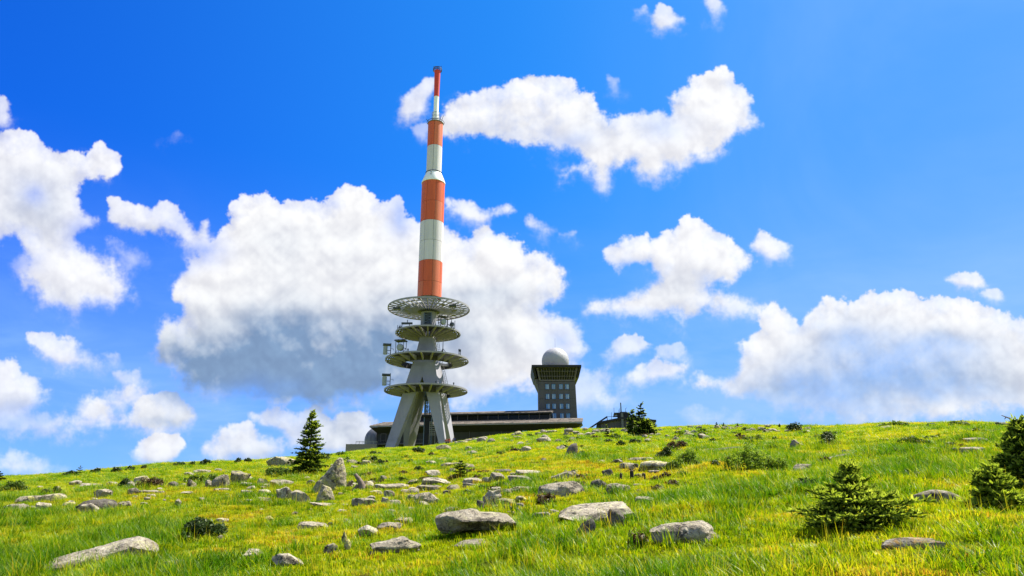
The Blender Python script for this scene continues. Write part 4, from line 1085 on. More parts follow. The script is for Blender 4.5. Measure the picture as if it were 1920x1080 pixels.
# flared lookout: widens upwards on all four sides
fz0 = W(1045, 713.5)[1]; fz1 = W(1045, 692)[1]; ro = 1.7
bl, _ = W(1011.5, 713); br_, _ = W(1077.8, 713); tl, _ = W(1006.5, 693, -ro); tr, _ = W(1082.8, 693, -ro)
mb = MB(); mb.hexa([(bl + .25, .25, fz0), (br_ - .25, .25, fz0), (br_ - .25, dep, fz0), (bl + .25, dep, fz0)], [(tl + .3, -ro + .3, fz1), (tr - .3, -ro + .3, fz1), (tr - .3, dep + ro, fz1), (tl + .3, dep + ro, fz1)]); look = mb.build('lookout', M['fascia'], ws)
def fl(q, t, off=0.0):      # point of the sloping front: q across, t up
    a = bl + (tl - bl)*t; b = br_ + (tr - br_)*t
    return Vector((a + (b - a)*q, -ro*t + off, fz0 + (fz1 - fz0)*t))
nc = 14; tv = [(.05, .33), (.36, .73), (.76, .97)]
for j, (t0, t1) in enumerate(tv):
    for k in range(nc):
        q0, q1 = .035 + .93*k/nc + .004, .035 + .93*(k+1)/nc - .004
        mb = MB(); mb.hexa([fl(q0, t0, .08), fl(q1, t0, .08), fl(q1, t0, .16), fl(q0, t0, .16)], [fl(q0, t1, .08), fl(q1, t1, .08), fl(q1, t1, .16), fl(q0, t1, .16)]); mb.build('pane', M['glass_dark'], look)
mb = MB()
for k in range(nc + 1): q = .035 + .93*k/nc; mb.beam(fl(q, .03, .03), fl(q, .985, .03), .08, .12)
for t in (.345, .745): mb.beam(fl(.03, t, -.015), fl(.97, t, -.015), .10, .10)
mb.build('mullion', M['frame_pale'], look)
mb = MB(); mb.beam(fl(0, .015, -.05), fl(1, .015, -.05), .3, .26)
for q in (.008, .992): mb.beam(fl(q, .04, -.06), fl(q, 1, -.06), .34, .3)
mb.build('surround', M['frame_pale'], look)
# side cheeks of the flare
for s, (b0, t0) in ((-1, (bl, tl)), (1, (br_, tr))):
    mb = MB(); e = .22*s
    lo = [(b0, .12, fz0), (b0 - e, .12, fz0), (b0 - e, dep, fz0), (b0, dep, fz0)]; hi = [(t0 + e*.6, -ro + .12, fz1), (t0 - e*.4, -ro + .12, fz1), (t0 - e*.4, dep + ro, fz1), (t0 + e*.6, dep + ro, fz1)]
    mb.hexa(lo if s < 0 else [lo[1], lo[0], lo[3], lo[2]], hi if s < 0 else [hi[1], hi[0], hi[3], hi[2]]); mb.build('cheek', M['panel'], look)
# corbel below the flare on the left-hand corner
lx, lz = W(1002.5, 711, 1.0); mb = MB(); za = W(1010, 727)[1]
mb.hexa([(xlt - .02, .3, za), (xlt - .01, .3, za), (xlt - .01, dep - .5, za), (xlt - .02, dep - .5, za)], [(lx, .3, lz), (xlt - .01, .3, lz), (xlt - .01, dep - .5, lz), (lx, dep - .5, lz)]); mb.build('corbel', M['panel'], ws)
# roof slab with a deep soffit and dropped fascia fins at both ends
rl, rz0 = W(997.2, 688.5, -ro - 1.1); rr2, rz1 = W(1090, 686, -ro - 1.1); zrf = W(1045, 684.5, -ro - 1.1)[1]
mb = MB(); mb.box(rl, rr2, -ro - 1.1, dep + ro + 1.1, zrf - .62, zrf); wr = mb.build('roof', M['fascia'], ws)
mb = MB(); mb.box(rl - .05, rr2 + .05, -ro - 1.15, dep + ro + 1.15, zrf + .002, zrf + .09); mb.build('roof_edge', M['frame_grey'], wr)
zfin = W(1003, 709)[1]
for s, xx, in ((-1, rl), (1, rr2)):
    mb = MB(); xb2 = W(1002 if s < 0 else 1084.8, 709)[0]; w = .8*-s
    lo = [(xb2, -.9, zfin), (xb2 + w, -.9, zfin), (xb2 + w, dep + .9, zfin), (xb2, dep + .9, zfin)]; hi = [(xx, -ro - 1.0, zrf - .63), (xx + w, -ro - 1.0, zrf - .63), (xx + w, dep + ro + 1, zrf - .63), (xx, dep + ro + 1, zrf - .63)]
    mb.hexa(lo if s < 0 else [lo[1], lo[0], lo[3], lo[2]], hi if s < 0 else [hi[1], hi[0], hi[3], hi[2]]); mb.build('fascia_fin', M['fascia'], wr)
mb = MB(); mb.hexa([(tl, -ro + .05, fz1 + .01), (tr, -ro + .05, fz1 + .01), (tr, dep + ro, fz1 + .01), (tl, dep + ro, fz1 + .01)], [(rl + .9, -ro - .4, zrf - .64), (rr2 - .9, -ro - .4, zrf - .64), (rr2 - .9, dep + ro + .6, zrf - .64), (rl + .9, dep + ro + .6, zrf - .64)]); mb.build('soffit', M['panel'], wr)
# radome made of flat panels
rdx, rdz = W(1041.3, 677.5, dep/2); rrd = 25.6 * spix(677, 246)
bm = bmesh.new(); bmesh.ops.create_icosphere(bm, subdivisions=2, radius=rrd * 1.0)
me = bpy.data.meshes.new('radome'); bmesh.ops.subdivide_edges(bm, edges=bm.edges[:], cuts=2, use_grid_fill=True)
for v_ in bm.verts: v_.co = v_.co.normalized() * rrd
bm.to_mesh(me); bm.free(); me.polygons.foreach_set('use_smooth', [True]*len(me.polygons)); me.materials.append(M['dome_white'])
rado = link('radome', me, None, ws); rado.location = (rdx, dep/2, rdz)
bm = bmesh.new(); bmesh.ops.create_icosphere(bm, subdivisions=2, radius=rrd*1.001); seams = [(e.verts[0].co.copy(), e.verts[1].co.copy()) for e in bm.edges]; bm.free()
mb = MB()
for a, b in seams:
    if (a.z + b.z) / 2 > -rrd*.5: m_ = ((a + b) / 2).normalized() * rrd * 1.001; mb.path([a, m_, b], .022, 3)
sm = mb.build('seam', M['antenna'], rado)
mb = MB(); mb.tube((0, 0, rrd*.98), (0, 0, rrd + 3.4), .05, .03, 6); mb.build('lightning_rod', M['steel_pale'], rado)

# ------------------------------------------------------------------ the hut on the crest
HUD = 176.0
UF = Facade(1121, HUD, 1230, HUD - 1, 795)
hut = UF.root('summit_hut'); tag(hut, 'low grey timber hut with a shallow pitched roof half hidden by a spruce', 'hut')
def U(px, py, back=0.0): return UF.uv(px, py, back)
a0 = U(1126, 793); a1 = U(1166, 785.5); a2 = U(1229, 790); wb = -3.0; hd = 8.0
def wallseg(p, q, mat, name):
    n = max(2, int((q[0] - p[0]) / .62))
    for k in range(n):
        t0, t1 = k/n, (k+1)/n; x0 = p[0] + (q[0]-p[0])*t0; x1 = p[0] + (q[0]-p[0])*t1; z0 = p[1] + (q[1]-p[1])*t0; z1 = p[1] + (q[1]-p[1])*t1
        mb = MB(); mb.hexa([(x0+.015, -.06, wb), (x1-.015, -.06, wb), (x1-.015, -.004, wb), (x0+.015, -.004, wb)], [(x0+.015, -.06, z0), (x1-.015, -.06, z1), (x1-.015, -.004, z1), (x0+.015, -.004, z0)]); mb.build(name, mat, hut)
wallseg(a0, a1, M['hut_wall'], 'board'); wallseg(a1, a2, M['hut_wall'], 'board')
mb = MB()
for p, q in ((a0, a1), (a1, a2)):
    mb.hexa([(p[0], 0, wb), (q[0], 0, wb), (q[0], hd, wb), (p[0], hd, wb)], [(p[0], 0, p[1]), (q[0], 0, q[1]), (q[0], hd, q[1]), (p[0], hd, p[1])])
mb.build('wall', M['fascia'], hut)
e0 = U(1120.5, 791.5, -.6); e1 = U(1166, 782.5, -.6); e2 = U(1230.5, 787.5, -.6); th = .40
for p, q in ((e0, e1), (e1, e2)):
    mb = MB(); mb.hexa([(p[0], -.6, p[1]-th), (q[0], -.6, q[1]-th), (q[0], hd+.4, q[1]-th), (p[0], hd+.4, p[1]-th)], [(p[0], -.6, p[1]+.05), (q[0], -.6, q[1]+.05), (q[0], hd+.4, q[1]+.05), (p[0], hd+.4, p[1]+.05)]); mb.build('roof', M['fascia'], hut)
mb = MB(); p = U(1113, 806); q = U(1127, 806); r_ = U(1126, 793); s_ = U(1119.5, 793)
mb.hexa([(p[0], .05, wb), (a0[0]-.02, .05, wb), (a0[0]-.02, 6, wb), (p[0], 6, wb)], [(s_[0], .05, s_[1]), (a0[0]-.02, .05, r_[1]), (a0[0]-.02, 6, r_[1]), (s_[0], 6, s_[1])]); mb.build('porch', M['fascia'], hut)
x, z = U(1166.7, 790); zt = U(1166.7, 772.5, -.5)[1]; hh = .95/2
z0 = wb; k = 0
while z0 < zt - .3:
    mb = MB(); e = .03 if k % 2 else 0; mb.box(x - .24 - e, x + .24 + e, -.55 - e, -.07, z0 + .012, z0 + .42); mb.build('chimney_block', M['chimney'], hut); z0 += .43; k += 1
x, z = U(1164.8, 772, 1.5); z2 = U(1164.2, 755, 1.5)[1]
mb = MB(); mb.tube((x, 1.5, z - 1.2), (x - .05, 1.5, z2), .17, .15, 10); mb.build('flue_pipe', M['steel_blue'], hut)
p = U(1150.5, 781, 2.0); q = U(1179, 776.5, 2.0); p2 = U(1162, 774, 2.0); q2 = U(1175, 773, 2.0)
mb = MB(); mb.box(p[0] + 1.0, q[0], 1.0, 4.0, p[1] - .6, q[1] + .05); mb.build('roof_hutch', M['fascia'], hut)
mb = MB(); mb.box(U(1151, 776, 2.0)[0], q[0] + .2, .8, 4.2, q[1] + .06, q[1] + .22); mb.box(p2[0], q2[0], 1.2, 3.8, q[1] + .23, p2[1] + .12); mb.box(p[0] - .1, p[0] + 1.2, 1.3, 3.2, p[1] + .03, p[1] + .14); mb.build('roof_deck', M['steel_dark'], hut)
AH = 'thin aerials on the hut roof'
for i, (px, py0, py1, bk, lab) in enumerate(((1151.6, 777, 764.5, 1.6, 'thin aerial at the left end of the hut roof deck'), (1146.8, 785, 773, 1.2, 'short thin aerial on the left slope of the hut roof'), (1160.4, 775, 768, 2.0, 'short aerial just left of the hut flue pipe'), (1162.2, 774, 765.5, 2.4, 'aerial close beside the hut flue pipe'), (1173.0, 774, 766, 2.0, 'bent aerial right of the hut flue pipe'))):
    a = U(px, py0, bk); b = U(px, py1, bk); w0 = Vector((UF.A[0] + UF.u[0]*a[0] + UF.n[0]*bk, UF.A[1] + UF.u[1]*a[0] + UF.n[1]*bk, UF.z0 + a[1] - .25)); hgt = b[1] - a[1] + .25
    t = empty('aerial', w0); tag(t, lab, 'aerial', AH)
    mb = MB(); mb.tube((0, 0, -.1), (0, 0, hgt), .055, .04, 6); mb.build('rod', M['steel_dark'], t)
    mb = MB(); mb.beam((-.12, 0, -.08), (.12, 0, -.08), .16)
    if px > 1170: mb.beam((0, 0, hgt*.98), (.35, 0, hgt*1.15), .07)
    mb.build('bracket', M['steel_dark'], t)
# slanting boom that runs down to the grass at the left of the hut
p = U(1102, 805.5, .8); q = U(1138.5, 781.3, .8)
bo = empty('slanting_boom', (UF.A[0] + UF.u[0]*p[0] + UF.n[0]*.8, UF.A[1] + UF.u[1]*p[0] + UF.n[1]*.8, UF.z0 + p[1]), UF.rz); tag(bo, 'dark slanting boom rising from the grass onto the hut roof', 'boom')
dv = Vector((q[0] - p[0], 0, q[1] - p[1])); mb = MB(); mb.beam(-dv*.06, dv, .34, .34); mb.build('beam', M['fascia'], bo)
mb = MB(); mb.beam(dv*.985, dv*.985 + Vector((.1, 0, -.95)), .14); h2 = dv + Vector((1.6, 0, .05)); mb.beam(dv, h2, .08); mb.build('strut', M['steel_dark'], bo)

# ------------------------------------------------------------------ stones
_ICO = {}
def ico(level):
    if level not in _ICO:
        bm = bmesh.new(); bmesh.ops.create_icosphere(bm, subdivisions=level, radius=1.0); bm.verts.ensure_lookup_table()
        v = np.array([p.co[:] for p in bm.verts]); t = np.array([[q.index for q in f.verts] for f in bm.faces]); bm.free(); _ICO[level] = (v, t)
    return _ICO[level]
STONES = []
ANCHOR_RAW = []
def rock_mesh(name, w, h, d, seed, level, kind='b', outline=None, peak=0.0, strat=0.0, under=0.0):
    """closed stone: outline (lateral, height) polygon inflated to depth d, cut by random cleavage planes, roughened"""
    rng = np.random.default_rng(seed)
    V, T = ico(level); D = V.copy()
    cz = .36 * h                                                     # height of the radial centre
    if outline is None:
        n = 13; ph = np.linspace(0, 2*math.pi, n, endpoint=False) + rng.uniform(-.12, .12, n)
        ex = {'b': 2.5, 's': 4.6, 'p': 1.30, 'f': 3.0, 'u': 3.2}[kind]
        pts = []
        for a in ph:
            c, s = math.cos(a), math.sin(a)
            rr = 1.0 / ((abs(c)) ** ex + (abs(s)) ** ex) ** (1/ex) * rng.uniform(.80, 1.06)
            x, z = c*rr*w/2, s*rr*(h - cz if s > 0 else cz + .30*h)
            if z > 0: x = x + peak * w * .5 * z / (h - cz)
            pts.append((x, z))
        P = np.array(pts)
    else:
        P = np.array(outline, float); P[:, 1] -= cz
    pa = np.arctan2(P[:, 1], P[:, 0]); pr = np.hypot(P[:, 0], P[:, 1]); o = np.argsort(pa); P = P[o]; pa = pa[o]
    # polygon radius along each direction (ray / segment)
    ang = np.arctan2(D[:, 2], D[:, 0]); k = np.searchsorted(pa, ang) % len(pa); j = (k - 1) % len(pa)
    A, B = P[j], P[k]; c, s = np.cos(ang), np.sin(ang); E = B - A
    den = c * E[:, 1] - s * E[:, 0]; den = np.where(np.abs(den) < 1e-6, 1e-6, den)
    R = np.abs((A[:, 0] * E[:, 1] - A[:, 1] * E[:, 0]) / den)
    R = np.clip(R, .05 * min(w, h), 1.3 * max(w, h))
    rho = np.hypot(D[:, 0], D[:, 2]); q = {'b': 2.4, 's': 3.6, 'p': 2.0, 'f': 2.8, 'u': 2.8}[kind]
    r = ((rho / R) ** q + (np.abs(D[:, 1]) / (d/2)) ** q) ** (-1/q)
    X = D * r[:, None]
    for _ in range({'b': 17, 's': 12, 'p': 14, 'f': 14, 'u': 15}[kind]):   # cleavage planes
        nrm = rng.normal(0, 1, 3) * np.array([1, 1.1, .7]); nrm /= np.linalg.norm(nrm)
        sup = np.max(X @ nrm); lim = sup * (rng.uniform(.62, .92) if outline is None else rng.uniform(.93, .99) if kind == 'p' else rng.uniform(.80, .97)); dd = X @ nrm
        X = X - np.clip(dd - lim, 0, None)[:, None] * nrm
    sc = min(w, h, d); big = max(w, h)
    nn = fbm(X / (sc * .75) + seed * 3.1, 4, seed); n2 = fbm(X / (sc * .16) + seed * 1.7, 3, seed + 9)
    rad = X / (np.linalg.norm(X, axis=1)[:, None] + 1e-9)
    rg = 1 - np.abs(fbm(X / (sc * .42) + seed * 2.3, 3, seed + 5)) * 2
    X = X + rad * (nn * .06 * sc + n2 * .022 * sc - np.clip(rg - .55, 0, 1) * .10 * sc)[:, None]
    if strat > 0:
        ti = rng.uniform(-.25, .25); lay = np.sin((X[:, 2] + ti * X[:, 0] + .06*sc*nn) / (h * .085)); X[:, :2] *= (1 + strat * .07 * np.sign(lay) * np.abs(lay) ** .5)[:, None]
    X[:, 2] += cz
    x0_, x1_ = X[:, 0].min(), X[:, 0].max(); X[:, 0] = (X[:, 0] - (x0_ + x1_)/2) * (w / (x1_ - x0_)); X[:, 2] *= np.where(X[:, 2] > 0, h / X[:, 2].max(), 1); X[:, 1] *= d / np.ptp(X[:, 1])
    if under:
        fr = np.clip(1 - X[:, 2] / (.62*h), 0, 1.3); X[:, 1] += np.where(X[:, 1] < 0, -X[:, 1], 0) * under * fr ** .7
    X[:, 2] = np.maximum(X[:, 2], -.45 * h - .1)
    return mesh_tris(name, X, T, True)

def stone(x0, x1, yt, yb, label, kind='b', mat='rock', outline=None, dep=.75, peak=0.0, strat=0.0, group=None, level=None, turn=None, name='boulder', cat='rock', sink=.17, under=0.0, tilt=None):
    cx = (x0 + x1) / 2; base = at(cx, yb); m = mpp(base); seed = int(cx * 7 + yb * 13) % 9973; rng = random.Random(seed)
    w = (x1 - x0) * m; hgt = (yb - yt) * m
    dd = w * dep
    vd = Vector((base.x, base.y, 0)).normalized()
    c = base + vd * dd * .42; c.z = gz(c.x, c.y)
    hgt2 = max(hgt * 1.05 - (c.z - base.z) * .5, .45 * hgt)
    tilt = {'s': .22, 'f': .16, 'b': .08, 'p': .0, 'u': .0}[kind] if tilt is None else tilt
    hgt2 = max(hgt2 - dd * math.sin(tilt) * .4, .6 * hgt2)
    ol = None
    if outline is not None:
        ol = [((px - cx) * m, (yb - py) * m * (hgt2 / hgt)) for px, py in outline] ; ol += [(w*.42, -.3*hgt2), (-w*.42, -.3*hgt2)]
    if level is None: level = 5 if w*hgt/m/m > 2600 else (4 if (x1 - x0) > 30 else 3)
    if (x1 - x0) < 14: level = 2
    me = rock_mesh(name, w, hgt2, dd, seed, level, kind, ol, peak, strat, under)
    try: me.set_sharp_from_angle(angle=math.radians(33))
    except Exception: pass
    o = link(name, me, M[mat]); face = math.atan2(-vd.x, vd.y)
    o.location = (c.x, c.y, c.z - sink * hgt2); o.rotation_euler = (tilt + rng.uniform(-.04, .06), rng.uniform(-.08, .08) if outline is None else 0, face + (turn if turn is not None else (0 if outline else rng.uniform(-.25, .25))))
    tag(o, label, cat, group)
    GRASS_HOLES.append((c.x, c.y, w*.37, dd*.36, math.cos(face), math.sin(face)))
    STONES.append(o)
    if group is None: ANCHOR_RAW.append((label, cx, (yt + yb) / 2))
    return o

St = stone
# the stones one can point to, front to back
St(90, 287, 999, 1058, 'long pale slab rising to the right, nearest the lower left corner', 's', 'rock', [(92,1056),(120,1044),(160,1031),(200,1018),(231,1006),(250,1000),(268,1003),(284,1012),(288,1024),(270,1040)], .42)
St(305, 352, 1050, 1072, 'low pale stone with a brown turf cap at the bottom edge', 'f', 'rock_lichen')
St(452, 494, 1027, 1050, 'pale grey stone left of its pair near the bottom edge', 'b')
St(508, 568, 1037, 1062, 'pale grey stone right of its pair near the bottom edge', 'b', peak=-.3)
St(690, 791, 1003, 1036, 'layered slab with split ledges, in front of the big dark boulder', 's', 'rock', [(690,1027),(700,1020),(730,1010),(757,1003),(770,1010),(791,1027),(780,1033),(700,1036)], .5, strat=1.6)
St(606, 634, 1016, 1038, 'low half of the jagged stone group left of the layered slab', 'f', 'rock_lichen', peak=.5, level=4)
St(638, 651, 994, 1020, 'thin upright stone standing left of the layered slab', 'p', 'rock_lichen', [(638,1019),(640,1006),(643,997),(645,994),(648,1000),(651,1018)], 1.0, level=4)
St(645, 659, 1009, 1030, 'small dark stone leaning on the thin upright stone', 'p', 'rock_lichen', peak=-.5, level=3)
St(670, 708, 983, 1005, 'wedge stone with a dark front between turf and layered slab', 'b', 'rock', peak=.35, under=.4)
St(556, 616, 977, 997, 'flat sloping stone with a small dark top, left of the wedge stone', 'f', 'rock', peak=.3)
St(614, 626, 978, 987, 'dark knob at the right end of the flat sloping stone', 'b', 'rock_dark')
St(708, 755, 976, 992, 'flat strip of pale stone right of the wedge stone', 'f', 'rock')
St(736, 776, 966, 979, 'low pale stone above the flat strip, left of the big boulder', 'f', 'rock_lichen')
St(813, 971, 953, 1000, 'big boulder with a pale flat top and deep dark overhanging front', 's', 'rock', [(813,992),(814,978),(822,968),(835,961),(868,955),(880,951),(893,953),(899,961),(925,961),(950,966),(971,976),(966,984),(920,992),(880,999)], .62, sink=.0, under=.55)
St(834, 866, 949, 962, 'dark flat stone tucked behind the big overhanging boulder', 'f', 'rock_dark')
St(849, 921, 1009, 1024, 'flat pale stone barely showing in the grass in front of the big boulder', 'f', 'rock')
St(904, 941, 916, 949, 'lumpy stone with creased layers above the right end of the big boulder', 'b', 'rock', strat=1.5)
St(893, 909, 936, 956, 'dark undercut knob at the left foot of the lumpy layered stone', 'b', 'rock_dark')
St(926, 968, 934, 951, 'brown tinged low stone right of the lumpy layered stone', 'f', 'rock_lichen')
St(920, 942, 912, 926, 'small pale stone behind the lumpy layered stone', 'b')
St(1044, 1195, 937, 976, 'large tilted slab with a broad pale top, right of the big boulder', 's', 'rock', [(1044,974),(1049,960),(1070,950),(1139,942),(1186,938),(1195,948),(1180,962),(1150,970),(1100,973)], .7, under=.12, tilt=.30)
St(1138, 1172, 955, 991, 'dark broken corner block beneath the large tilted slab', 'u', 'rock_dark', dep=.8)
St(1190, 1238, 931, 949, 'pale stone joining the upper right end of the large tilted slab', 's')
St(1218, 1348, 970, 1018, 'broad rectangular slab with a rough dark grained face, right foreground', 's', 'rock', [(1218,988),(1260,979),(1325,971),(1338,985),(1348,1006),(1310,1012),(1258,1018),(1232,1008)], .5, strat=.5)
St(1080, 1118, 969, 1012, 'dark upright block leaning right, in front of the large tilted slab', 'u', 'rock_dark', [(1081,994),(1094,978),(1113,969),(1118,980),(1115,991),(1104,1003),(1096,1011),(1086,1008)], .9, under=.4)
St(996, 1036, 957, 973, 'grey rounded stone left of the large tilted slab', 'b', 'rock')
St(1031, 1048, 955, 964, 'small flat stone between grey rounded stone and tilted slab', 'f')
St(946, 968, 957, 967, 'low lichen stone behind the big boulder tip', 'f', 'rock_lichen')
St(1005, 1097, 897, 934, 'big rounded pale boulder with turf under it, middle of the slope', 'b', 'rock', [(1005,928),(1010,910),(1030,905),(1058,901),(1075,898),(1090,908),(1097,922),(1092,933)], .7)
St(1028, 1086, 881, 901, 'pale hump of rock just behind the big rounded boulder', 'b', 'rock', peak=.3)
St(964, 1030, 879, 890, 'long flat pale ledge left of the pale hump', 'f', 'rock')
St(917, 951, 884, 903, 'short block with dark front at the left end of the flat ledge', 's', 'rock', peak=-.2, under=.5)
St(951, 998, 890, 904, 'thin slab with shaded front right of the short block', 's', 'rock')
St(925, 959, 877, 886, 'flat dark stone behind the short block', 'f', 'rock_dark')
St(953, 1004, 909, 920, 'very flat pale stone left of the big rounded boulder', 'f')
St(1104, 1137, 897, 919, 'left one of two rough boulders right of the big rounded boulder', 'b', 'rock')
St(1133, 1183, 901, 924, 'right one of two rough boulders, with a dark hollow under it', 's', 'rock')
St(1128, 1150, 877, 892, 'dark brown block standing by itself behind the two rough boulders', 'b', 'rock_dark')
St(1160, 1198, 866, 880, 'pale jagged stone left of the long tan rock', 'b', 'rock')
St(1197, 1274, 858, 882, 'long tan rock with a dark front beneath the twin shrubs', 's', 'rock_lichen', dep=.5, under=.4)
St(1180, 1220, 857, 864, 'flat pale stone above the long tan rock', 'f')
St(1215, 1237, 880, 888, 'low pale stone in the grass below the long tan rock', 'f')
St(1058, 1084, 828, 856, 'dark standing stone alone on the open upper slope', 'p', 'rock_dark', [(1058,855),(1064,838),(1070,832),(1082,828),(1084,840),(1082,852)], .8)
St(974, 997, 835, 846, 'small pale stone left of the dark standing stone, high on the slope', 'b', peak=-.3)
St(1043, 1060, 834, 843, 'grey low stone just left of the dark standing stone', 'f')
St(1118, 1134, 861, 868, 'small stone low in the grass below the dark standing stone', 'f')
St(1339, 1404, 835, 847, 'long dark flat slab above the wide bright shrub', 'f', 'rock_dark', dep=.5)
St(1314, 1340, 840, 847, 'flat grey stone left of the long dark slab', 'f')
St(1481, 1508, 822, 840, 'pointed grey stone below the round crest bush', 'p', 'rock', peak=-.3)
St(1486, 1522, 867, 885, 'square grey stone at the right end of the wide bright shrub', 's')
St(1505, 1523, 852, 859, 'small tan stone above the square grey stone', 'f', 'rock_lichen')
St(1552, 1611, 846, 858, 'long low pale stone below the dark twin bush', 'f', 'rock', peak=.3)
St(1580, 1604, 842, 850, 'brownish stone behind the long low pale stone', 'f', 'rock_dark')
St(1710, 1806, 917, 943, 'long whale backed boulder right of the yellow tipped spruce', 'b', 'rock', [(1710,937),(1725,926),(1752,917),(1775,919),(1795,930),(1806,940)], .45)
St(1655, 1768, 1007, 1029, 'flat stone with orange moss in the right foreground', 'f', 'rock_orange', [(1655,1024),(1680,1012),(1700,1007),(1730,1008),(1768,1012),(1760,1026)], .5)
St(1807, 1850, 819, 831, 'grey low rock high on the right slope', 'f', peak=-.2)
St(1733, 1766, 836, 847, 'first of three flat rocks in a row on the right slope', 'f')
St(1779, 1796, 839, 846, 'small dark middle one of three flat rocks on the right slope', 'b', 'rock_dark')
St(1800, 1847, 835, 848, 'last and largest of three flat rocks in a row on the right slope', 'f', peak=-.2)
St(1869, 1910, 787, 800, 'dark boulder on the right skyline beside a dead branch', 's', 'rock_dark')
St(1652, 1672, 797, 805, 'grey stone on the grassy hump of the right skyline', 'f')
St(1738, 1754, 792, 799, 'dark stone on the skyline between two grassy humps', 'b', 'rock_dark')
St(1436, 1459, 802, 811, 'pale ledge on the crest left of the round crest bush', 'f')
St(1620, 1632, 835, 841, 'lone small grey stone right of the dark twin bush', 'b')
St(585, 649, 858, 922, 'tall pointed standing rock with lichen, beside the big spruce', 'p', 'rock_lichen', [(585,920),(593,905),(608,888),(620,872),(631,859),(637,861),(643,876),(648,895),(649,912),(640,920)], .55, sink=.05)
St(592, 628, 906, 940, 'yellow lichen stone leaning in front of the tall pointed rock', 'b', 'rock_lichen', [(592,938),(598,915),(606,906),(617,912),(624,926),(628,938)], .7)
St(516, 548, 911, 936, 'left one of two rounded pale blocks, left of the pointed rock', 'b', 'rock')
St(542, 582, 914, 943, 'right one of two rounded pale blocks, left of the pointed rock', 's', 'rock')
St(481, 505, 896, 911, 'tan stone at the left end of a low pale slab below the spruce', 'b', 'rock_lichen')
St(504, 551, 897, 909, 'low pale slab on the grass below the big spruce', 'f')
St(491, 506, 906, 914, 'pale chip in front of the tan stone', 'f')
St(452, 473, 918, 926, 'small flat stone right of the lichen boulder', 'f')
St(484, 508, 916, 926, 'pale wedge left of the two rounded blocks', 'f')
St(482, 509, 931, 942, 'flat brown stone below the pale wedge', 'f', 'rock_lichen')
St(572, 592, 898, 909, 'dark stone between the spruce and the pointed rock', 'b', 'rock_dark')
St(582, 646, 940, 949, 'long thin flat slab in front of the yellow lichen stone', 'f')
St(658, 705, 931, 948, 'broad pale stone right of the long thin slab', 'b', 'rock', peak=-.1)
St(677, 701, 900, 912, 'pale stone right of the weathered stump', 'f')
St(700, 767, 905, 917, 'very long flat rock in the middle stone field', 'f', dep=.4)
St(718, 741, 917, 933, 'grey stone beneath the very long flat rock', 'b')
St(714, 730, 931, 945, 'left of two small grey stones below the very long flat rock', 'b')
St(727, 751, 936, 946, 'right of two small grey stones below the very long flat rock', 'f')
St(788, 847, 890, 908, 'slab with a dark undercut front in the upper stone field', 's', 'rock', peak=.1, under=.5)
St(797, 826, 880, 893, 'pale stone directly behind the dark undercut slab', 'f')
St(763, 786, 911, 927, 'blunt pale stone at the left end of a flat pale ledge', 's')
St(775, 829, 908, 921, 'flat pale ledge behind the peaked rounded rock', 'f')
St(773, 822, 920, 945, 'peaked rounded rock in the middle of the stone field', 'p', 'rock', peak=.05)
St(763, 783, 925, 938, 'small brown stone touching the peaked rounded rock', 'b', 'rock_lichen')
St(837, 863, 907, 922, 'grey stone right of the flat pale ledge', 'b')
St(830, 852, 918, 927, 'low stone in front of the grey stone by the ledge', 'f')
St(867, 912, 893, 909, 'rough stone right of the little dark spruce', 's')
St(868, 897, 905, 915, 'thin flat stone in front of the rough stone', 'f')
St(822, 876, 862, 874, 'flat split rock with a dark edge, left of the little dark spruce', 'f', 'rock')
St(678, 696, 861, 872, 'small lichen stone left of two dark tussock bushes', 'b', 'rock_lichen')
St(757, 783, 950, 959, 'flat pale stone above the low pale stone', 'f')
St(493, 512, 965, 979, 'little upright stone on the empty left slope', 'b', 'rock_lichen')
St(643, 659, 972, 981, 'small pale stone left of the flat strip', 'b')
St(499, 556, 852, 877, 'mossy dark boulder with lit top left of the big spruce', 'b', 'rock_lichen', peak=-.3)
St(398, 431, 886, 913, 'grey half of the twin boulder on the left slope', 'b', 'rock', peak=.3)
St(429, 468, 879, 909, 'yellow lichen half of the twin boulder on the left slope', 'b', 'rock_lichen')
St(384, 399, 898, 912, 'small grey stone left of the twin boulder', 'b')
St(449, 471, 902, 912, 'pale chip in front of the lichen half of the twin boulder', 'f')
St(401, 433, 912, 920, 'flat slab in front of the twin boulder', 'f')
St(363, 394, 879, 887, 'flat pale rock left above the twin boulder', 'f')
St(345, 364, 884, 891, 'low pale stone left of the flat pale rock', 'f')
St(402, 416, 877, 883, 'tiny pale rock above the twin boulder', 'f')
St(314, 335, 900, 914, 'dark tilted slab of a row of three', 's', 'rock_dark', peak=-.4)
St(335, 348, 904, 913, 'small middle stone of a row of three', 'f')
St(349, 367, 897, 915, 'pale tilted right hand stone of a row of three', 'p', 'rock', peak=-.6)
St(250, 281, 889, 906, 'yellow lichen rock leaning on the brown heather mound', 'b', 'rock_lichen', peak=.4)
St(238, 256, 901, 914, 'grey stone left of the brown heather mound', 'f', peak=.3)
St(239, 260, 913, 928, 'leaning pale stone below the brown heather mound', 'b', 'rock', peak=.4)
St(258, 297, 919, 926, 'thin flat pale strip below the brown heather mound', 'f')
St(271, 293, 925, 932, 'low pale stone under the thin flat strip', 'f')
St(338, 362, 920, 927, 'flat pale stone alone below the row of three', 'f')
St(327, 339, 934, 948, 'small upright pale stone on the left slope', 'b')
St(145, 223, 929, 956, 'dark cracked boulder in the left stone group', 's', 'rock_dark', [(145,950),(150,940),(172,931),(195,929),(210,932),(223,948),(215,953),(180,956)], .6)
St(175, 208, 916, 934, 'pointed grey stone behind the dark cracked boulder', 'p')
St(145, 183, 941, 961, 'pale tilted slab at the front foot of the dark cracked boulder', 's', 'rock', peak=-.5, dep=.4)
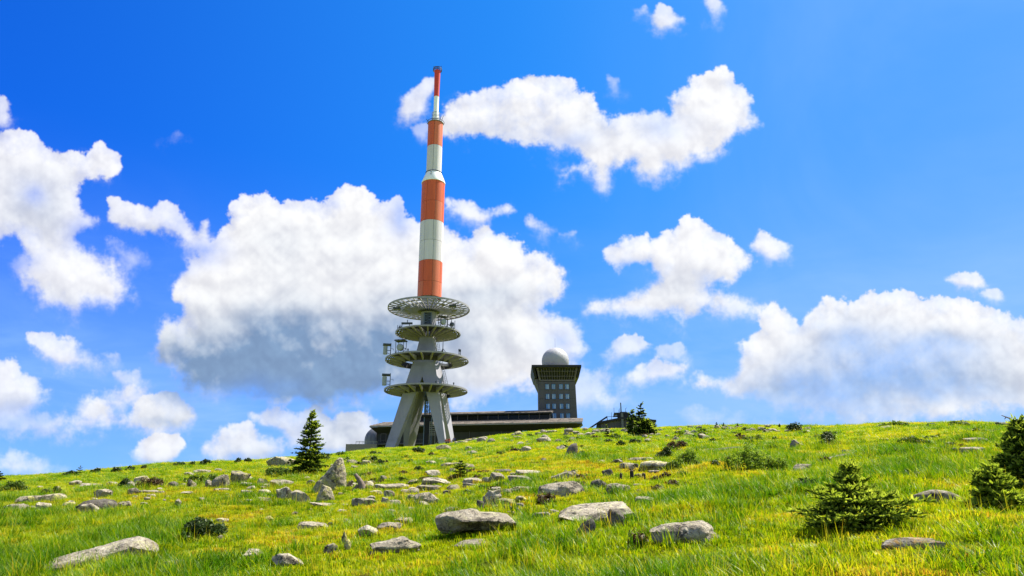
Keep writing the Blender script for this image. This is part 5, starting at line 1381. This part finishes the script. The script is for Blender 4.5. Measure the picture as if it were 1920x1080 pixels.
St(221, 245, 938, 952, 'pale low stone right of the dark cracked boulder', 'f')
St(117, 140, 940, 949, 'low tan stone left of the dark cracked boulder', 'f', 'rock_lichen')
St(34, 118, 922, 943, 'long rounded rock below the left bushes', 'b', 'rock_lichen', [(34,941),(45,930),(75,927),(100,922),(115,925),(118,934),(100,941)], .45)
St(8, 50, 943, 958, 'low pale rock at the left edge of the picture', 'f', 'rock', peak=.3)
St(48, 68, 947, 955, 'dark low stone right of the left edge rock', 'f', 'rock_dark')
St(67, 94, 941, 955, 'grey stone between the left edge rock and the cracked boulder', 'b')
St(130, 152, 900, 910, 'small pointed stone far up the left slope', 'p')
St(153, 197, 904, 911, 'strip of pale flat stone right of the small pointed stone', 'f')
St(199, 219, 902, 910, 'pale flat stone next to the left dark bush', 'f')
St(404, 428, 971, 981, 'grey stone showing behind the dark leafy shrub', 'f')
St(405, 419, 1002, 1016, 'pale stone at the right foot of the dark leafy shrub', 'b')
St(816, 847, 834, 845, 'pale pyramid shaped rock below the right tower leg', 'p', 'rock_lichen', sink=.0)
St(1004, 1034, 817, 830, 'largest grey rock of the stony strip below the hall', 'b')
# loose small stones, told apart by the larger thing each lies beside
ANCHORS = []
def anchor_text(l):
    l = l.split(',')[0]
    if len(l.split()) > 9: l = l.split(' with ')[0]
    return l if 3 <= len(l.split()) <= 10 else None
_seen = {}
for _o, _px, _py in ANCHOR_RAW:
    _t = anchor_text(_o)
    if _t: _seen.setdefault(_t, []).append((_px, _py))
ANCHORS = [(t, v[0][0], v[0][1]) for t, v in _seen.items() if len(v) == 1]
USED = set()
def near_label(px, py, head, fallback):
    for t, ax, ay in sorted(ANCHORS, key=lambda q: math.hypot(q[1] - px, (q[2] - py) * 2.5))[:7]:
        dx, dy = px - ax, (py - ay) * 2.5; dist = math.hypot(dx, dy)
        for far in (0, 1):
            if far != (dist > 60): continue
            w = ('left of' if dx < 0 else 'right of') if abs(dx) > abs(dy) else ('behind' if dy < 0 else 'in front of')
            lab = '%s %s%s the %s' % (head, 'well ' if far and w in ('left of', 'right of', 'behind') else ('just ' if not far else 'well '), w, t)
            if lab not in USED and len(lab.split()) <= 16: USED.add(lab); return lab
    return fallback
rs = random.Random(77)
for i in range(64):
    px = rs.uniform(868, 1330); sk = float(np.interp(px, [a for a, b in SKYLINE], [b for a, b in SKYLINE])); py = sk + 1.5 + rs.random() ** 1.6 * 24; w = rs.uniform(7, 19)
    St(px - w/2, px + w/2, py - w*rs.uniform(.35, .6), py + 1, near_label(px, py, 'small crest stone', 'small pale stone in the stony strip along the crest below the buildings'), rs.choice('bbfp'), rs.choice(['rock', 'rock', 'rock_lichen']), group='stones of the crest strip', name='stone', level=2)
for i in range(34):
    px = rs.uniform(1330, 1520); sk = float(np.interp(px, [a for a, b in SKYLINE], [b for a, b in SKYLINE])); py = sk + 1 + rs.random() ** 1.6 * 12; w = rs.uniform(6, 14)
    St(px - w/2, px + w/2, py - w*rs.uniform(.35, .6), py + 1, near_label(px, py, 'little rubble stone', 'small stone of the thin rubble line on the crest left of the round crest bush'), rs.choice('bbf'), rs.choice(['rock', 'rock_lichen']), group='stones of the right crest rubble', name='stone', level=2)
for i in range(66):
    px = rs.uniform(440, 1240); py = 868 + rs.random() * 105 - .02*(px - 440); w = rs.uniform(7, 25)
    St(px - w/2, px + w/2, py - w*rs.uniform(.3, .5), py + 1, near_label(px, py, 'small half sunk stone', 'small pale stone half sunk in the turf of the middle stone field'), rs.choice('bbff'), rs.choice(['rock', 'rock', 'rock_lichen']), group='stones of the middle field', name='stone', level=2)
for i in range(16):
    px = rs.uniform(856, 912); sk = float(np.interp(px, [a for a, b in SKYLINE], [b for a, b in SKYLINE])); w = rs.uniform(6, 13)
    St(px - w/2, px + w/2, sk - w*.4, sk + 2, 'small rubble stone heaped on the crest right of the tower legs', 'b', 'rock', group='rubble by the tower legs', name='stone', level=2)
for i in range(26):
    px = rs.uniform(20, 440); py = 905 + rs.random() * 60 ; w = rs.uniform(6, 14)
    St(px - w/2, px + w/2, py - w*rs.uniform(.3, .5), py + 1, near_label(px, py, 'small scattered stone', 'small stone scattered over the left slope among larger rocks'), 'b', 'rock', group='stones of the left slope', name='stone', level=2)

# weathered stumps and charred posts
def stump(x0, x1, yt, yb, label, lean):
    b = at((x0 + x1)/2, yb); m = mpp(b); h = (yb - yt)*m; w = (x1 - x0)*m
    t = empty('tree_stump', b); tag(t, label, 'stump')
    mb = MB(); pts = [Vector((lean*w*q*q*.9 - lean*w*.4, 0, h*q - .1)) for q in np.linspace(0, 1, 6)]
    for i in range(5): mb.tube(pts[i], pts[i+1] + Vector((0, 0, .02)), w*(.34 - .045*i), w*(.34 - .045*(i+1)), 9)
    mb.build('trunk', M['deadwood'], t, True)
    for s in (-1, 1):
        mb = MB(); mb.tube((s*w*.1, 0, h*.22), (s*w*.5, -.1, -.06), w*.16, w*.05, 7); mb.build('root', M['deadwood'], t)
    return t
stump(660, 686, 885, 918, 'grey weathered stump leaning left, right of the pointed rock', -.7)
stump(645, 666, 897, 915, 'low brown stump between the pointed rock and the grey stump', .5)
for px, w, yt, yb, lab in ((1163, 5, 889, 898, 'left and thinnest of three short charred posts'), (1185.5, 7, 884, 898, 'middle and tallest of three short charred posts'), (1208.5, 7, 889, 898, 'right and squat one of three short charred posts')):
    b = at(px, yb); m = mpp(b); t = empty('charred_post', b, px); tag(t, lab, 'post', 'charred posts in the grass')
    r = w*m/2; h = (yb - yt)*m
    mb = MB(); mb.tube((0, 0, -.2), (.03, 0, h), r, r*1.05, 9); mb.build('shaft', M['post'], t)
    mb = MB(); mb.tube((.03, 0, h + .003), (.03, 0, h + .03), r*.85, r*.6, 9); mb.build('top', M['deadwood'], t)
b = at(1896, 799); m = mpp(b); t = empty('dead_branch', b); tag(t, 'bare dead branch sticking up on the right skyline', 'branch')
mb = MB(); q = [Vector((x*m, 0, z*m)) for x, z in ((8, -3), (6, 6), (1, 14), (-6, 17), (-14, 20))]
for i in range(4): mb.tube(q[i], q[i+1], .07 - .012*i, .06 - .012*i, 6)
mb.build('stem', M['deadwood'], t)
for i, (dx, dz) in ((2, (6, 3)), (3, (-3, -4)), (1, (5, 5))):
    mb = MB(); mb.tube(q[i], q[i] + Vector((dx*m, .05, dz*m)), .035, .02, 5); mb.build('twig', M['deadwood'], t)

# ------------------------------------------------------------------ shrubs
def leaf_cloud(rng, centers, radii, n, size, flat=.75, up=.35):
    """n leaf quads (as two triangles) spread in shells of the given clumps"""
    k = rng.choice(len(centers), n, p=(radii[:, 0]**2) / np.sum(radii[:, 0]**2))
    d = rng.normal(0, 1, (n, 3)); d[:, 2] = d[:, 2] * .9 + .25; d /= np.linalg.norm(d, axis=1)[:, None]
    r = rng.uniform(.25, 1.0, n) ** .5
    c = centers[k] + d * radii[k] * r[:, None]
    nrm = d * .8 + rng.normal(0, .6, (n, 3)); nrm[:, 2] += up; nrm /= np.linalg.norm(nrm, axis=1)[:, None]
    t = np.cross(nrm, rng.normal(0, 1, (n, 3))); t /= np.linalg.norm(t, axis=1)[:, None] + 1e-9; b = np.cross(nrm, t)
    s = size * rng.uniform(.6, 1.35, n)[:, None]
    V = np.stack([c - t*s, c + b*s*.45, c + t*s, c - b*s*.45], 1).reshape(-1, 3)
    i = np.arange(n)[:, None] * 4; T = np.concatenate([i + [0, 1, 2], i + [0, 2, 3]], 0)
    return V, T
def shrub(x0, x1, yt, yb, label, mat='bush', cat='shrub', name='shrub', n=None, leaf=None, group=None, dense=1.0, tall=False, core=True):
    cx = (x0 + x1)/2; b = at(cx, yb); m = mpp(b); w = (x1 - x0)*m; h = max((yb - yt)*m, .12); seed = int(cx*11 + yb*5) % 9973
    rng = np.random.default_rng(seed); vd = Vector((b.x, b.y, 0)).normalized(); dd = w*.7
    c = b + vd*dd*.35; c.z = gz(c.x, c.y)
    face = math.atan2(-vd.x, vd.y); t = empty(name, c, face); tag(t, label, cat, group)
    nc = int(np.clip(w / max(h*.42, .12), 5, 22)) + 6
    cen = []; rad = []
    for _ in range(nc):
        a = rng.uniform(0, 2*math.pi); q = math.sqrt(rng.uniform()) * .78; x, y = q*math.cos(a)*w/2, q*math.sin(a)*dd/2
        top = h * (1 - .75*q**2.2) * rng.uniform(.75, 1.08); r = max(h*rng.uniform(.20, .36), .05); cen.append((x, y, max(top - r, r*.4))); rad.append((r*rng.uniform(.9, 1.5), r*rng.uniform(.9, 1.5), r))
        if top > 2.2*r: cen.append((x*1.05, y*1.05, top*.45)); rad.append((r*1.2, r*1.2, r*1.1))
    leaf = leaf or max(.035, min(.10, 2.1*m)); area = w*h*2.6
    n = n or int(np.clip(area / (leaf*leaf*.55) * dense, 160, 9000))
    V, T = leaf_cloud(rng, np.array(cen), np.array(rad), n, leaf)
    V[:, 2] = np.maximum(V[:, 2], -.03)
    # sit on the sloping ground
    gx = c.x + V[:, 0]*math.cos(face) - V[:, 1]*math.sin(face); gy = c.y + V[:, 0]*math.sin(face) + V[:, 1]*math.cos(face)
    V[:, 2] += ground_z(gx, gy) - c.z
    link('foliage', mesh_tris('foliage', V, T), M[mat], t)
    mb = MB()
    for _ in range(9):
        a = rng.uniform(0, 2*math.pi); q = rng.uniform(.1, .6); x, y = q*math.cos(a)*w/2, q*math.sin(a)*dd/2; zz = float(ground_z(c.x + x*math.cos(face) - y*math.sin(face), c.y + x*math.sin(face) + y*math.cos(face))[0]) - c.z
        mb.tube((x*.5, y*.5, zz*.5 - .1), (x, y, zz + h*.6), max(.008, h*.022), max(.004, h*.010), 5)
    mb.build('stems', M['bark'], t)['kind'] = 'stuff'
    GRASS_HOLES.append((c.x, c.y, w*.36, dd*.36, math.cos(face), math.sin(face)))
    return t
Sh = shrub
Sh(327, 431, 969, 1014, 'dark leafy shrub in the left foreground grass', 'bush_dark', dense=1.3)
Sh(1331, 1488, 838, 884, 'wide bright green shrub on the right slope', 'bush_bright', dense=1.3)
Sh(1225, 1262, 838, 863, 'dark round shrub above the long tan rock', 'bush_dark')
Sh(1264, 1312, 842, 876, 'yellow green shrub right of the dark round one', 'bush_bright')
Sh(1246, 1276, 862, 882, 'green shrub draped over the end of the long tan rock', 'bush')
Sh(1298, 1314, 862, 874, 'dark little shrub at the foot of the yellow green one', 'bush_dark')
Sh(1250, 1288, 822, 843, 'reddish brown rounded heather bush on the upper slope', 'heather', 'heather')
Sh(253, 309, 893, 917, 'large brown heather mound on the left slope', 'heather', 'heather')
Sh(219, 253, 896, 913, 'dark green bush left of the large brown heather mound', 'bush_dark')
Sh(0, 58, 901, 922, 'wide dark green bush at the left edge', 'bush')
Sh(72, 118, 912, 928, 'flat dark green bush behind the long rounded rock', 'bush_dark')
Sh(338, 418, 888, 906, 'low wide green mound left of the twin boulder', 'bush')
Sh(482, 546, 875, 892, 'low green mound below the mossy dark boulder', 'bush')
Sh(692, 709, 854, 866, 'left one of two small dark bushes below the tower', 'bush_dark')
Sh(702, 720, 860, 874, 'right and nearer one of two small dark bushes below the tower', 'bush_dark')
Sh(768, 800, 838, 850, 'dark bush under the middle of the tower', 'bush_dark')
Sh(690, 716, 845, 852, 'low dark bush below the left tower leg', 'bush_dark')
Sh(776, 793, 872, 883, 'dark green tuft left of the flat split rock', 'bush_dark')
Sh(1150, 1180, 826, 836, 'left low dark bush under the hut spruce', 'bush_dark')
Sh(1178, 1196, 823, 831, 'right low dark bush under the hut spruce', 'bush_dark')
Sh(1082, 1100, 845, 855, 'small green bush at the right foot of the dark standing stone', 'bush')
Sh(1479, 1503, 789, 810, 'round crest bush dark against the sky', 'bush_dark', dense=1.6)
Sh(1531, 1582, 824, 836, 'low front half of the dark twin bush', 'bush')
Sh(1534, 1572, 808, 830, 'tall dark half of the twin bush on the right slope', 'bush_dark', dense=1.4)
Sh(1526, 1565, 857, 877, 'brownish low bush right of the square grey stone', 'heather', 'heather')
Sh(1462, 1546, 896, 920, 'dark green rush clump left of the yellow tipped spruce', 'bush_dark', dense=.6)
Sh(1690, 1732, 879, 897, 'dark green clump behind the whale backed boulder', 'bush_dark', dense=.8)
Sh(1178, 1215, 993, 1028, 'dark brown peat clump left of the broad rectangular slab', 'heather', 'peat clump', dense=.9)
Sh(996, 1058, 926, 946, 'brown mossy turf bank in front of the big rounded boulder', 'heather', 'turf bank')
Sh(1640, 1712, 789, 800, 'left grassy hump on the right skyline', 'bush', 'grassy hump', dense=.9)
Sh(1768, 1826, 787, 800, 'right grassy hump on the right skyline', 'bush', 'grassy hump', dense=.9)
Sh(1680, 1752, 818, 838, 'low green mound on the upper right slope', 'bush', 'shrub', dense=.7)
Sh(1380, 1470, 818, 828, 'dark low heath strip below the crest rubble', 'bush', 'heath', dense=.7)
Sh(1330, 1352, 862, 872, 'small dark shrub left of the wide bright shrub', 'bush_dark')
rs = random.Random(12)
for i, (a, b_) in enumerate(((117, 146), (168, 190), (207, 228), (234, 252), (262, 279), (323, 350), (354, 368), (370, 396), (440, 452), (458, 474))):
    y = float(np.interp((a + b_)/2, [q[0] for q in SKYLINE], [q[1] for q in SKYLINE]))
    Sh(a, b_, y - rs.uniform(4, 8), y + 4, 'dark heath cushion in the row along the left skyline', 'bush_dark', 'heath', group='heath cushions on the left skyline', name='heath_cushion', dense=1.3)
for i in range(34):
    px = rs.uniform(860, 1460); sk = float(np.interp(px, [q[0] for q in SKYLINE], [q[1] for q in SKYLINE])); py = sk + 5 + rs.random()**1.3*34; w = rs.uniform(12, 34)
    Sh(px - w/2, px + w/2, py - rs.uniform(4, 7), py + 1, near_label(px, py, 'low heath patch', 'low dark heath patch among the stones of the upper slope'), rs.choice(['bush_dark', 'bush', 'heather']), 'heath', group='heath patches of the upper slope', name='heath_patch', dense=.8)
for i in range(18):
    px = rs.uniform(560, 860); py = 852 + rs.random()*22; w = rs.uniform(14, 30)
    Sh(px - w/2, px + w/2, py - rs.uniform(4, 7), py + 1, near_label(px, py, 'low heath patch', 'low dark heath patch in the grass below the tower'), rs.choice(['bush_dark', 'bush', 'heather']), 'heath', group='heath patches below the tower', name='heath_patch', dense=.8)
for i in range(20):
    px = rs.uniform(1480, 1900); py = 808 + rs.random()*36; w = rs.uniform(18, 46)
    Sh(px - w/2, px + w/2, py - rs.uniform(4, 7), py + 1, near_label(px, py, 'low green patch', 'low green heath patch on the upper right slope'), rs.choice(['bush', 'bush', 'bush_dark']), 'heath', group='heath patches of the right slope', name='heath_patch', dense=.7)
for i in range(42):
    px = rs.uniform(600, 1300); py = 885 + rs.random()*40; w = rs.uniform(18, 50)
    Sh(px - w/2, px + w/2, py - rs.uniform(4, 8), py + 1, near_label(px, py, 'brown moss patch', 'brown moss and heather patch between the middle stones'), rs.choice(['heather', 'heather', 'bush']), 'heather', group='moss patches in the stone field', name='moss_patch', dense=.5, leaf=.03)

# ------------------------------------------------------------------ spruces
def spray(rng, p, d, L, w, V, T, SV, ST, n, tip, sub=0, shoot=.08):
    """a branch spray: needle brushes left and right of an axis, forked again on near trees, young shoots at the tips"""
    up = np.array([0, 0, 1.0]); side = np.cross(d, up); side /= np.linalg.norm(side) + 1e-9
    def brush(a, b, w0, VV, TT):
        ax = b - a; l = np.linalg.norm(ax) + 1e-9; ax = ax / l
        s1 = np.cross(ax, up + rng.normal(0, .5, 3)); s1 /= np.linalg.norm(s1) + 1e-9; s2 = np.cross(ax, s1)
        for s in (s1, s2 * .8):
            i = len(VV); mid = a + (b - a) * .45
            VV += [a, mid + s*w0, b + ax*l*.08, mid - s*w0]; TT += [(i, i+1, i+2), (i, i+2, i+3)]
    def shoots(e, dr, k):
        for _ in range(k):
            q = e - dr * rng.uniform(0, .10 if sub else .03); v = dr*rng.uniform(.5, 1) + rng.normal(0, .35, 3) + up*.35; v /= np.linalg.norm(v)
            brush(q, q + v*shoot*rng.uniform(.7, 1.3), shoot*.20, SV, ST)
    for k in range(n):
        t = (k + rng.uniform(.1, .95)) / n; base = p + d*L*t + up*(-.10*L*t*(1 - t))
        ll = L * (.50*(1 - t) + .14) * rng.uniform(.65, 1.25)
        for s in (-1, 1):
            dr = d*rng.uniform(.5, .9) + side*s*rng.uniform(.45, .9) + up*rng.uniform(-.16, .22); dr /= np.linalg.norm(dr)
            e = base + dr*ll; brush(base, e, w, V, T)
            for j in range(sub):
                q = base + dr*ll*(j + rng.uniform(.3, .9))/(sub + .3); v = dr*.75 + np.cross(dr, up)*rng.choice([-1, 1])*rng.uniform(.4, .9) + up*rng.uniform(-.15, .3); v /= np.linalg.norm(v)
                e2 = q + v*max(.05, ll*rng.uniform(.25, .5)); brush(q, e2, w*.85, V, T)
                if rng.uniform() < tip * .8: shoots(e2, v, 1)
            if rng.uniform() < tip: shoots(e, dr, 2 if sub else 1)
    e = p + d*L; brush(p + d*L*.15, e, w, V, T)
    if rng.uniform() < tip: shoots(e, d, 3 if sub else 1)

def spruce(x0, x1, yt, yb, label, whorls=14, per=7, n=6, tip=.3, mat='spruce', width=.05, taper=.95, gaps=.0, low=.0, name='spruce_tree', cat='spruce', shape=None, lean=0.0, seed=None, vary=.28, sub=0, shoot=.08):
    cx = (x0 + x1)/2; b = at(cx, yb); m = mpp(b); W = (x1 - x0)*m/2; H = (yb - yt)*m; rng = np.random.default_rng(seed or int(cx*3 + yb) % 9973)
    t = empty(name, b); tag(t, label, cat)
    V, T, SV, ST = [], [], [], []
    for i in range(whorls):
        q = (i + .3) / whorls; z = H*(low + (1 - low)*q**.92); Lw = W * (shape(q) if shape else (1 - q)**taper) + .04
        for k in range(per if q < .75 else max(4, per - 2)):
            if rng.uniform() < gaps: continue
            a = 2*math.pi*(k + rng.uniform(-.3, .3))/per + i*1.3; el = -.10 + .75*q**1.5 + rng.normal(0, .08)
            d = np.array([math.cos(a)*math.cos(el), math.sin(a)*math.cos(el), math.sin(el)]); L = Lw*rng.uniform(1 - vary, 1 + vary*.45)
            spray(rng, np.array([lean*z*.0, 0, z + rng.normal(0, .02*H)]), d, L, max(width*(.6 + .4*(1 - q)), .012), V, T, SV, ST, max(2, int(n*(.4 + .6*(1 - q)))), tip, sub, shoot)
    top = np.array([0, 0, H]); i = len(V)
    for a in range(4):
        s = np.array([math.cos(a*1.57), math.sin(a*1.57), 0]) * width * .7
        V += [top - [0, 0, H*.12], top - [0, 0, H*.05] + s, top + [0, 0, H*.01]]; T.append((i, i+1, i+2)); i += 3
    mb = MB(); mb.tube((0, 0, -.15), (0, 0, H*.5), max(.03, H*.022), max(.02, H*.013), 8); mb.tube((0, 0, H*.5), (0, 0, H*.97), max(.02, H*.013), .008, 6); mb.build('trunk', M['bark'], t)
    link('crown', mesh_tris('crown', np.array(V), np.array(T)), M[mat], t)
    if SV: link('young_shoots', mesh_tris('young_shoots', np.array(SV), np.array(ST)), M['shoots'], t)
    GRASS_HOLES.append((b.x, b.y, min(W*.25, .5), min(W*.25, .5), 1, 0))
    return t
spruce(544, 611, 772, 888, 'tallest single spruce, standing against the sky left of the mast', 18, 9, 7, .30, 'spruce', .050, gaps=.12, sub=2, shoot=.11, shape=lambda q: min(1.05 - .1*(1-q), (1 - q)**.78*1.08))
spruce(1504, 1706, 873, 990, 'broad young spruce with yellow green tips in the right foreground', 10, 11, 8, .78, 'spruce', .017, gaps=.14, low=.05, sub=3, shoot=.075, shape=lambda q: (1.02 - .12*abs(q - .18)/.18 if q < .18 else (1 - (q - .18)/.82)**1.05) if q < .5 else max(.5 * (1 - (q - .5)/.22), .17 * (1 - (q - .5)/.5) + .02), seed=41, vary=.48)
spruce(1872, 1990, 795, 916, 'tall dark spruce cut off by the right edge of the picture', 15, 11, 8, .45, 'spruce', .034, sub=2, shoot=.09, shape=lambda q: (1 - q)**.62, low=.04)
spruce(1826, 1910, 880, 955, 'young spruce with pale tips in front of the tall dark right hand spruce', 9, 10, 7, .6, 'spruce', .018, gaps=.1, sub=3, shoot=.09, low=.08, shape=lambda q: (1 - q)**.7, vary=.42)
spruce(1183, 1226, 756, 818, 'dark spruce with a thin crown in front of the summit hut', 13, 7, 5, .12, 'spruce_dark', .11, gaps=.22, sub=1, shoot=.2, shape=lambda q: .95*(1 - q)**.6 if q < .45 else (.16 if q < .56 else .46*(1 - (q - .56)/.44)**.8 + .05))
spruce(1171, 1203, 768, 815, 'shorter spruce left of the thin crowned one by the hut', 10, 7, 5, .12, 'spruce_dark', .11, gaps=.2, sub=1, shoot=.2, shape=lambda q: (1 - q)**.55)
spruce(1196, 1234, 786, 817, 'bushy spruce right at the end of the summit hut', 8, 10, 6, .15, 'spruce_dark', .11, gaps=.1, sub=1, shoot=.2, shape=lambda q: (1 - q)**.5)
spruce(1132, 1145, 796, 823, 'small slim spruce in front of the hut wall', 7, 5, 4, .2, 'spruce', .08)
Sh(1138, 1168, 813, 824, 'low green scrub at the foot of the small slim spruce', 'bush')
spruce(849, 878, 865, 897, 'little dark spruce in the upper stone field', 7, 8, 6, .25, 'spruce', .035, shape=lambda q: (1 - q)**.5)
spruce(138, 158, 873, 891, 'tiny bare topped spruce on the left skyline', 5, 6, 4, .3, 'spruce', .05, gaps=.2)
spruce(-22, 12, 884, 902, 'spruce tip just entering at the left edge', 5, 7, 5, .1, 'spruce_dark', .07)
for px, hh, lab in ((1357, 7, 'first tiny spruce on the crest right of the hut'), (1383, 5, 'second tiny spruce on the crest right of the hut'), (1462, 6, 'third tiny spruce on the crest, nearest the round bush'), (1344, 8, 'slim tiny spruce leading the row right of the hut')):
    sk = float(np.interp(px, [q[0] for q in SKYLINE], [q[1] for q in SKYLINE])); spruce(px - hh*.5, px + hh*.5, sk - hh, sk + 2, lab, 4, 5, 3, .2, 'spruce_dark', .09)

# ------------------------------------------------------------------ three hikers resting at the foot of the tower
def hiker(px, py, rz, jacket, label):
    b = at(px, py); t = empty('person', b, rz); tag(t, label, 'person', 'hikers resting by the tower leg')
    J = {'hip': (0, 0, .30), 'sp': (0, .05, .52), 'ch': (0, .04, .74), 'nk': (0, .02, .88), 'hd': (0, -.01, .97), 'hd2': (0, -.02, 1.09),
         'lk': (-.13, -.40, .46), 'rk': (.13, -.42, .48), 'la': (-.14, -.52, .06), 'ra': (.14, -.56, .06), 'lt': (-.15, -.68, .03), 'rt': (.15, -.72, .03), 'lh': (-.09, -.02, .28), 'rh': (.09, -.02, .28),
         'ls': (-.19, .03, .80), 'rs': (.19, .03, .80), 'le': (-.27, -.08, .56), 're': (.27, -.08, .56), 'lw': (-.16, -.32, .52), 'rw': (.16, -.34, .54), 'lf': (-.13, -.40, .51), 'rf': (.13, -.42, .53)}
    R = {'hip': .14, 'sp': .13, 'ch': .15, 'nk': .055, 'hd': .085, 'hd2': .075, 'lk': .065, 'rk': .065, 'la': .045, 'ra': .045, 'lt': .04, 'rt': .04, 'lh': .095, 'rh': .095, 'ls': .07, 'rs': .07, 'le': .05, 're': .05, 'lw': .036, 'rw': .036, 'lf': .032, 'rf': .032}
    E = [('hip', 'sp'), ('sp', 'ch'), ('ch', 'nk'), ('nk', 'hd'), ('hd', 'hd2'), ('hip', 'lh'), ('hip', 'rh'), ('lh', 'lk'), ('lk', 'la'), ('la', 'lt'), ('rh', 'rk'), ('rk', 'ra'), ('ra', 'rt'), ('ch', 'ls'), ('ch', 'rs'), ('ls', 'le'), ('le', 'lw'), ('lw', 'lf'), ('rs', 're'), ('re', 'rw'), ('rw', 'rf')]
    names = list(J); me = bpy.data.meshes.new('body'); me.from_pydata([J[n] for n in names], [(names.index(a), names.index(c)) for a, c in E], []); me.update()
    tmp = bpy.data.objects.new('tmp', me); COL.objects.link(tmp)
    md = tmp.modifiers.new('skin', 'SKIN'); sk = me.skin_vertices[0].data
    for i, n in enumerate(names): sk[i].radius = (R[n], R[n])
    sk[0].use_root = True
    sb = tmp.modifiers.new('sub', 'SUBSURF'); sb.levels = 1
    dg = bpy.context.evaluated_depsgraph_get(); out = bpy.data.meshes.new_from_object(tmp.evaluated_get(dg)); bpy.data.objects.remove(tmp)
    out.name = 'body'; out.materials.clear()
    for mm in ('skin', jacket, 'trousers'): out.materials.append(M[mm])
    for p in out.polygons:
        c = p.center; p.use_smooth = True
        p.material_index = 0 if c.z > .88 or (c.y < -.29 and .47 < c.z < .6 and abs(c.x) < .2 and c.z > .50) else (1 if c.z > .36 and c.y > -.30 and not (c.y < -.16 and c.z < .5) else 2)
    link('body', out, None, t)
    mb = MB(); mb.lathe([(.0, .115)] + [(.10*math.sin(a), .005 + .11*math.cos(a)) for a in np.linspace(.2, 1.75, 6)], 12); hr = mb.build('hair', M['hair'], t, True); hr.location = (0, .005, 1.04); hr.rotation_euler = (-.25, 0, 0)
    return t
hiker(836.5, 833.5, .5, 'jacket_brown', 'seated hiker in a brown jacket, left of the red one')
hiker(841.5, 833.0, -.3, 'jacket_red', 'seated hiker in a red jacket between the two others')
hiker(851.0, 831.0, -.6, 'jacket_navy', 'seated hiker in a dark navy jacket right of the bright leg')
build_grass()
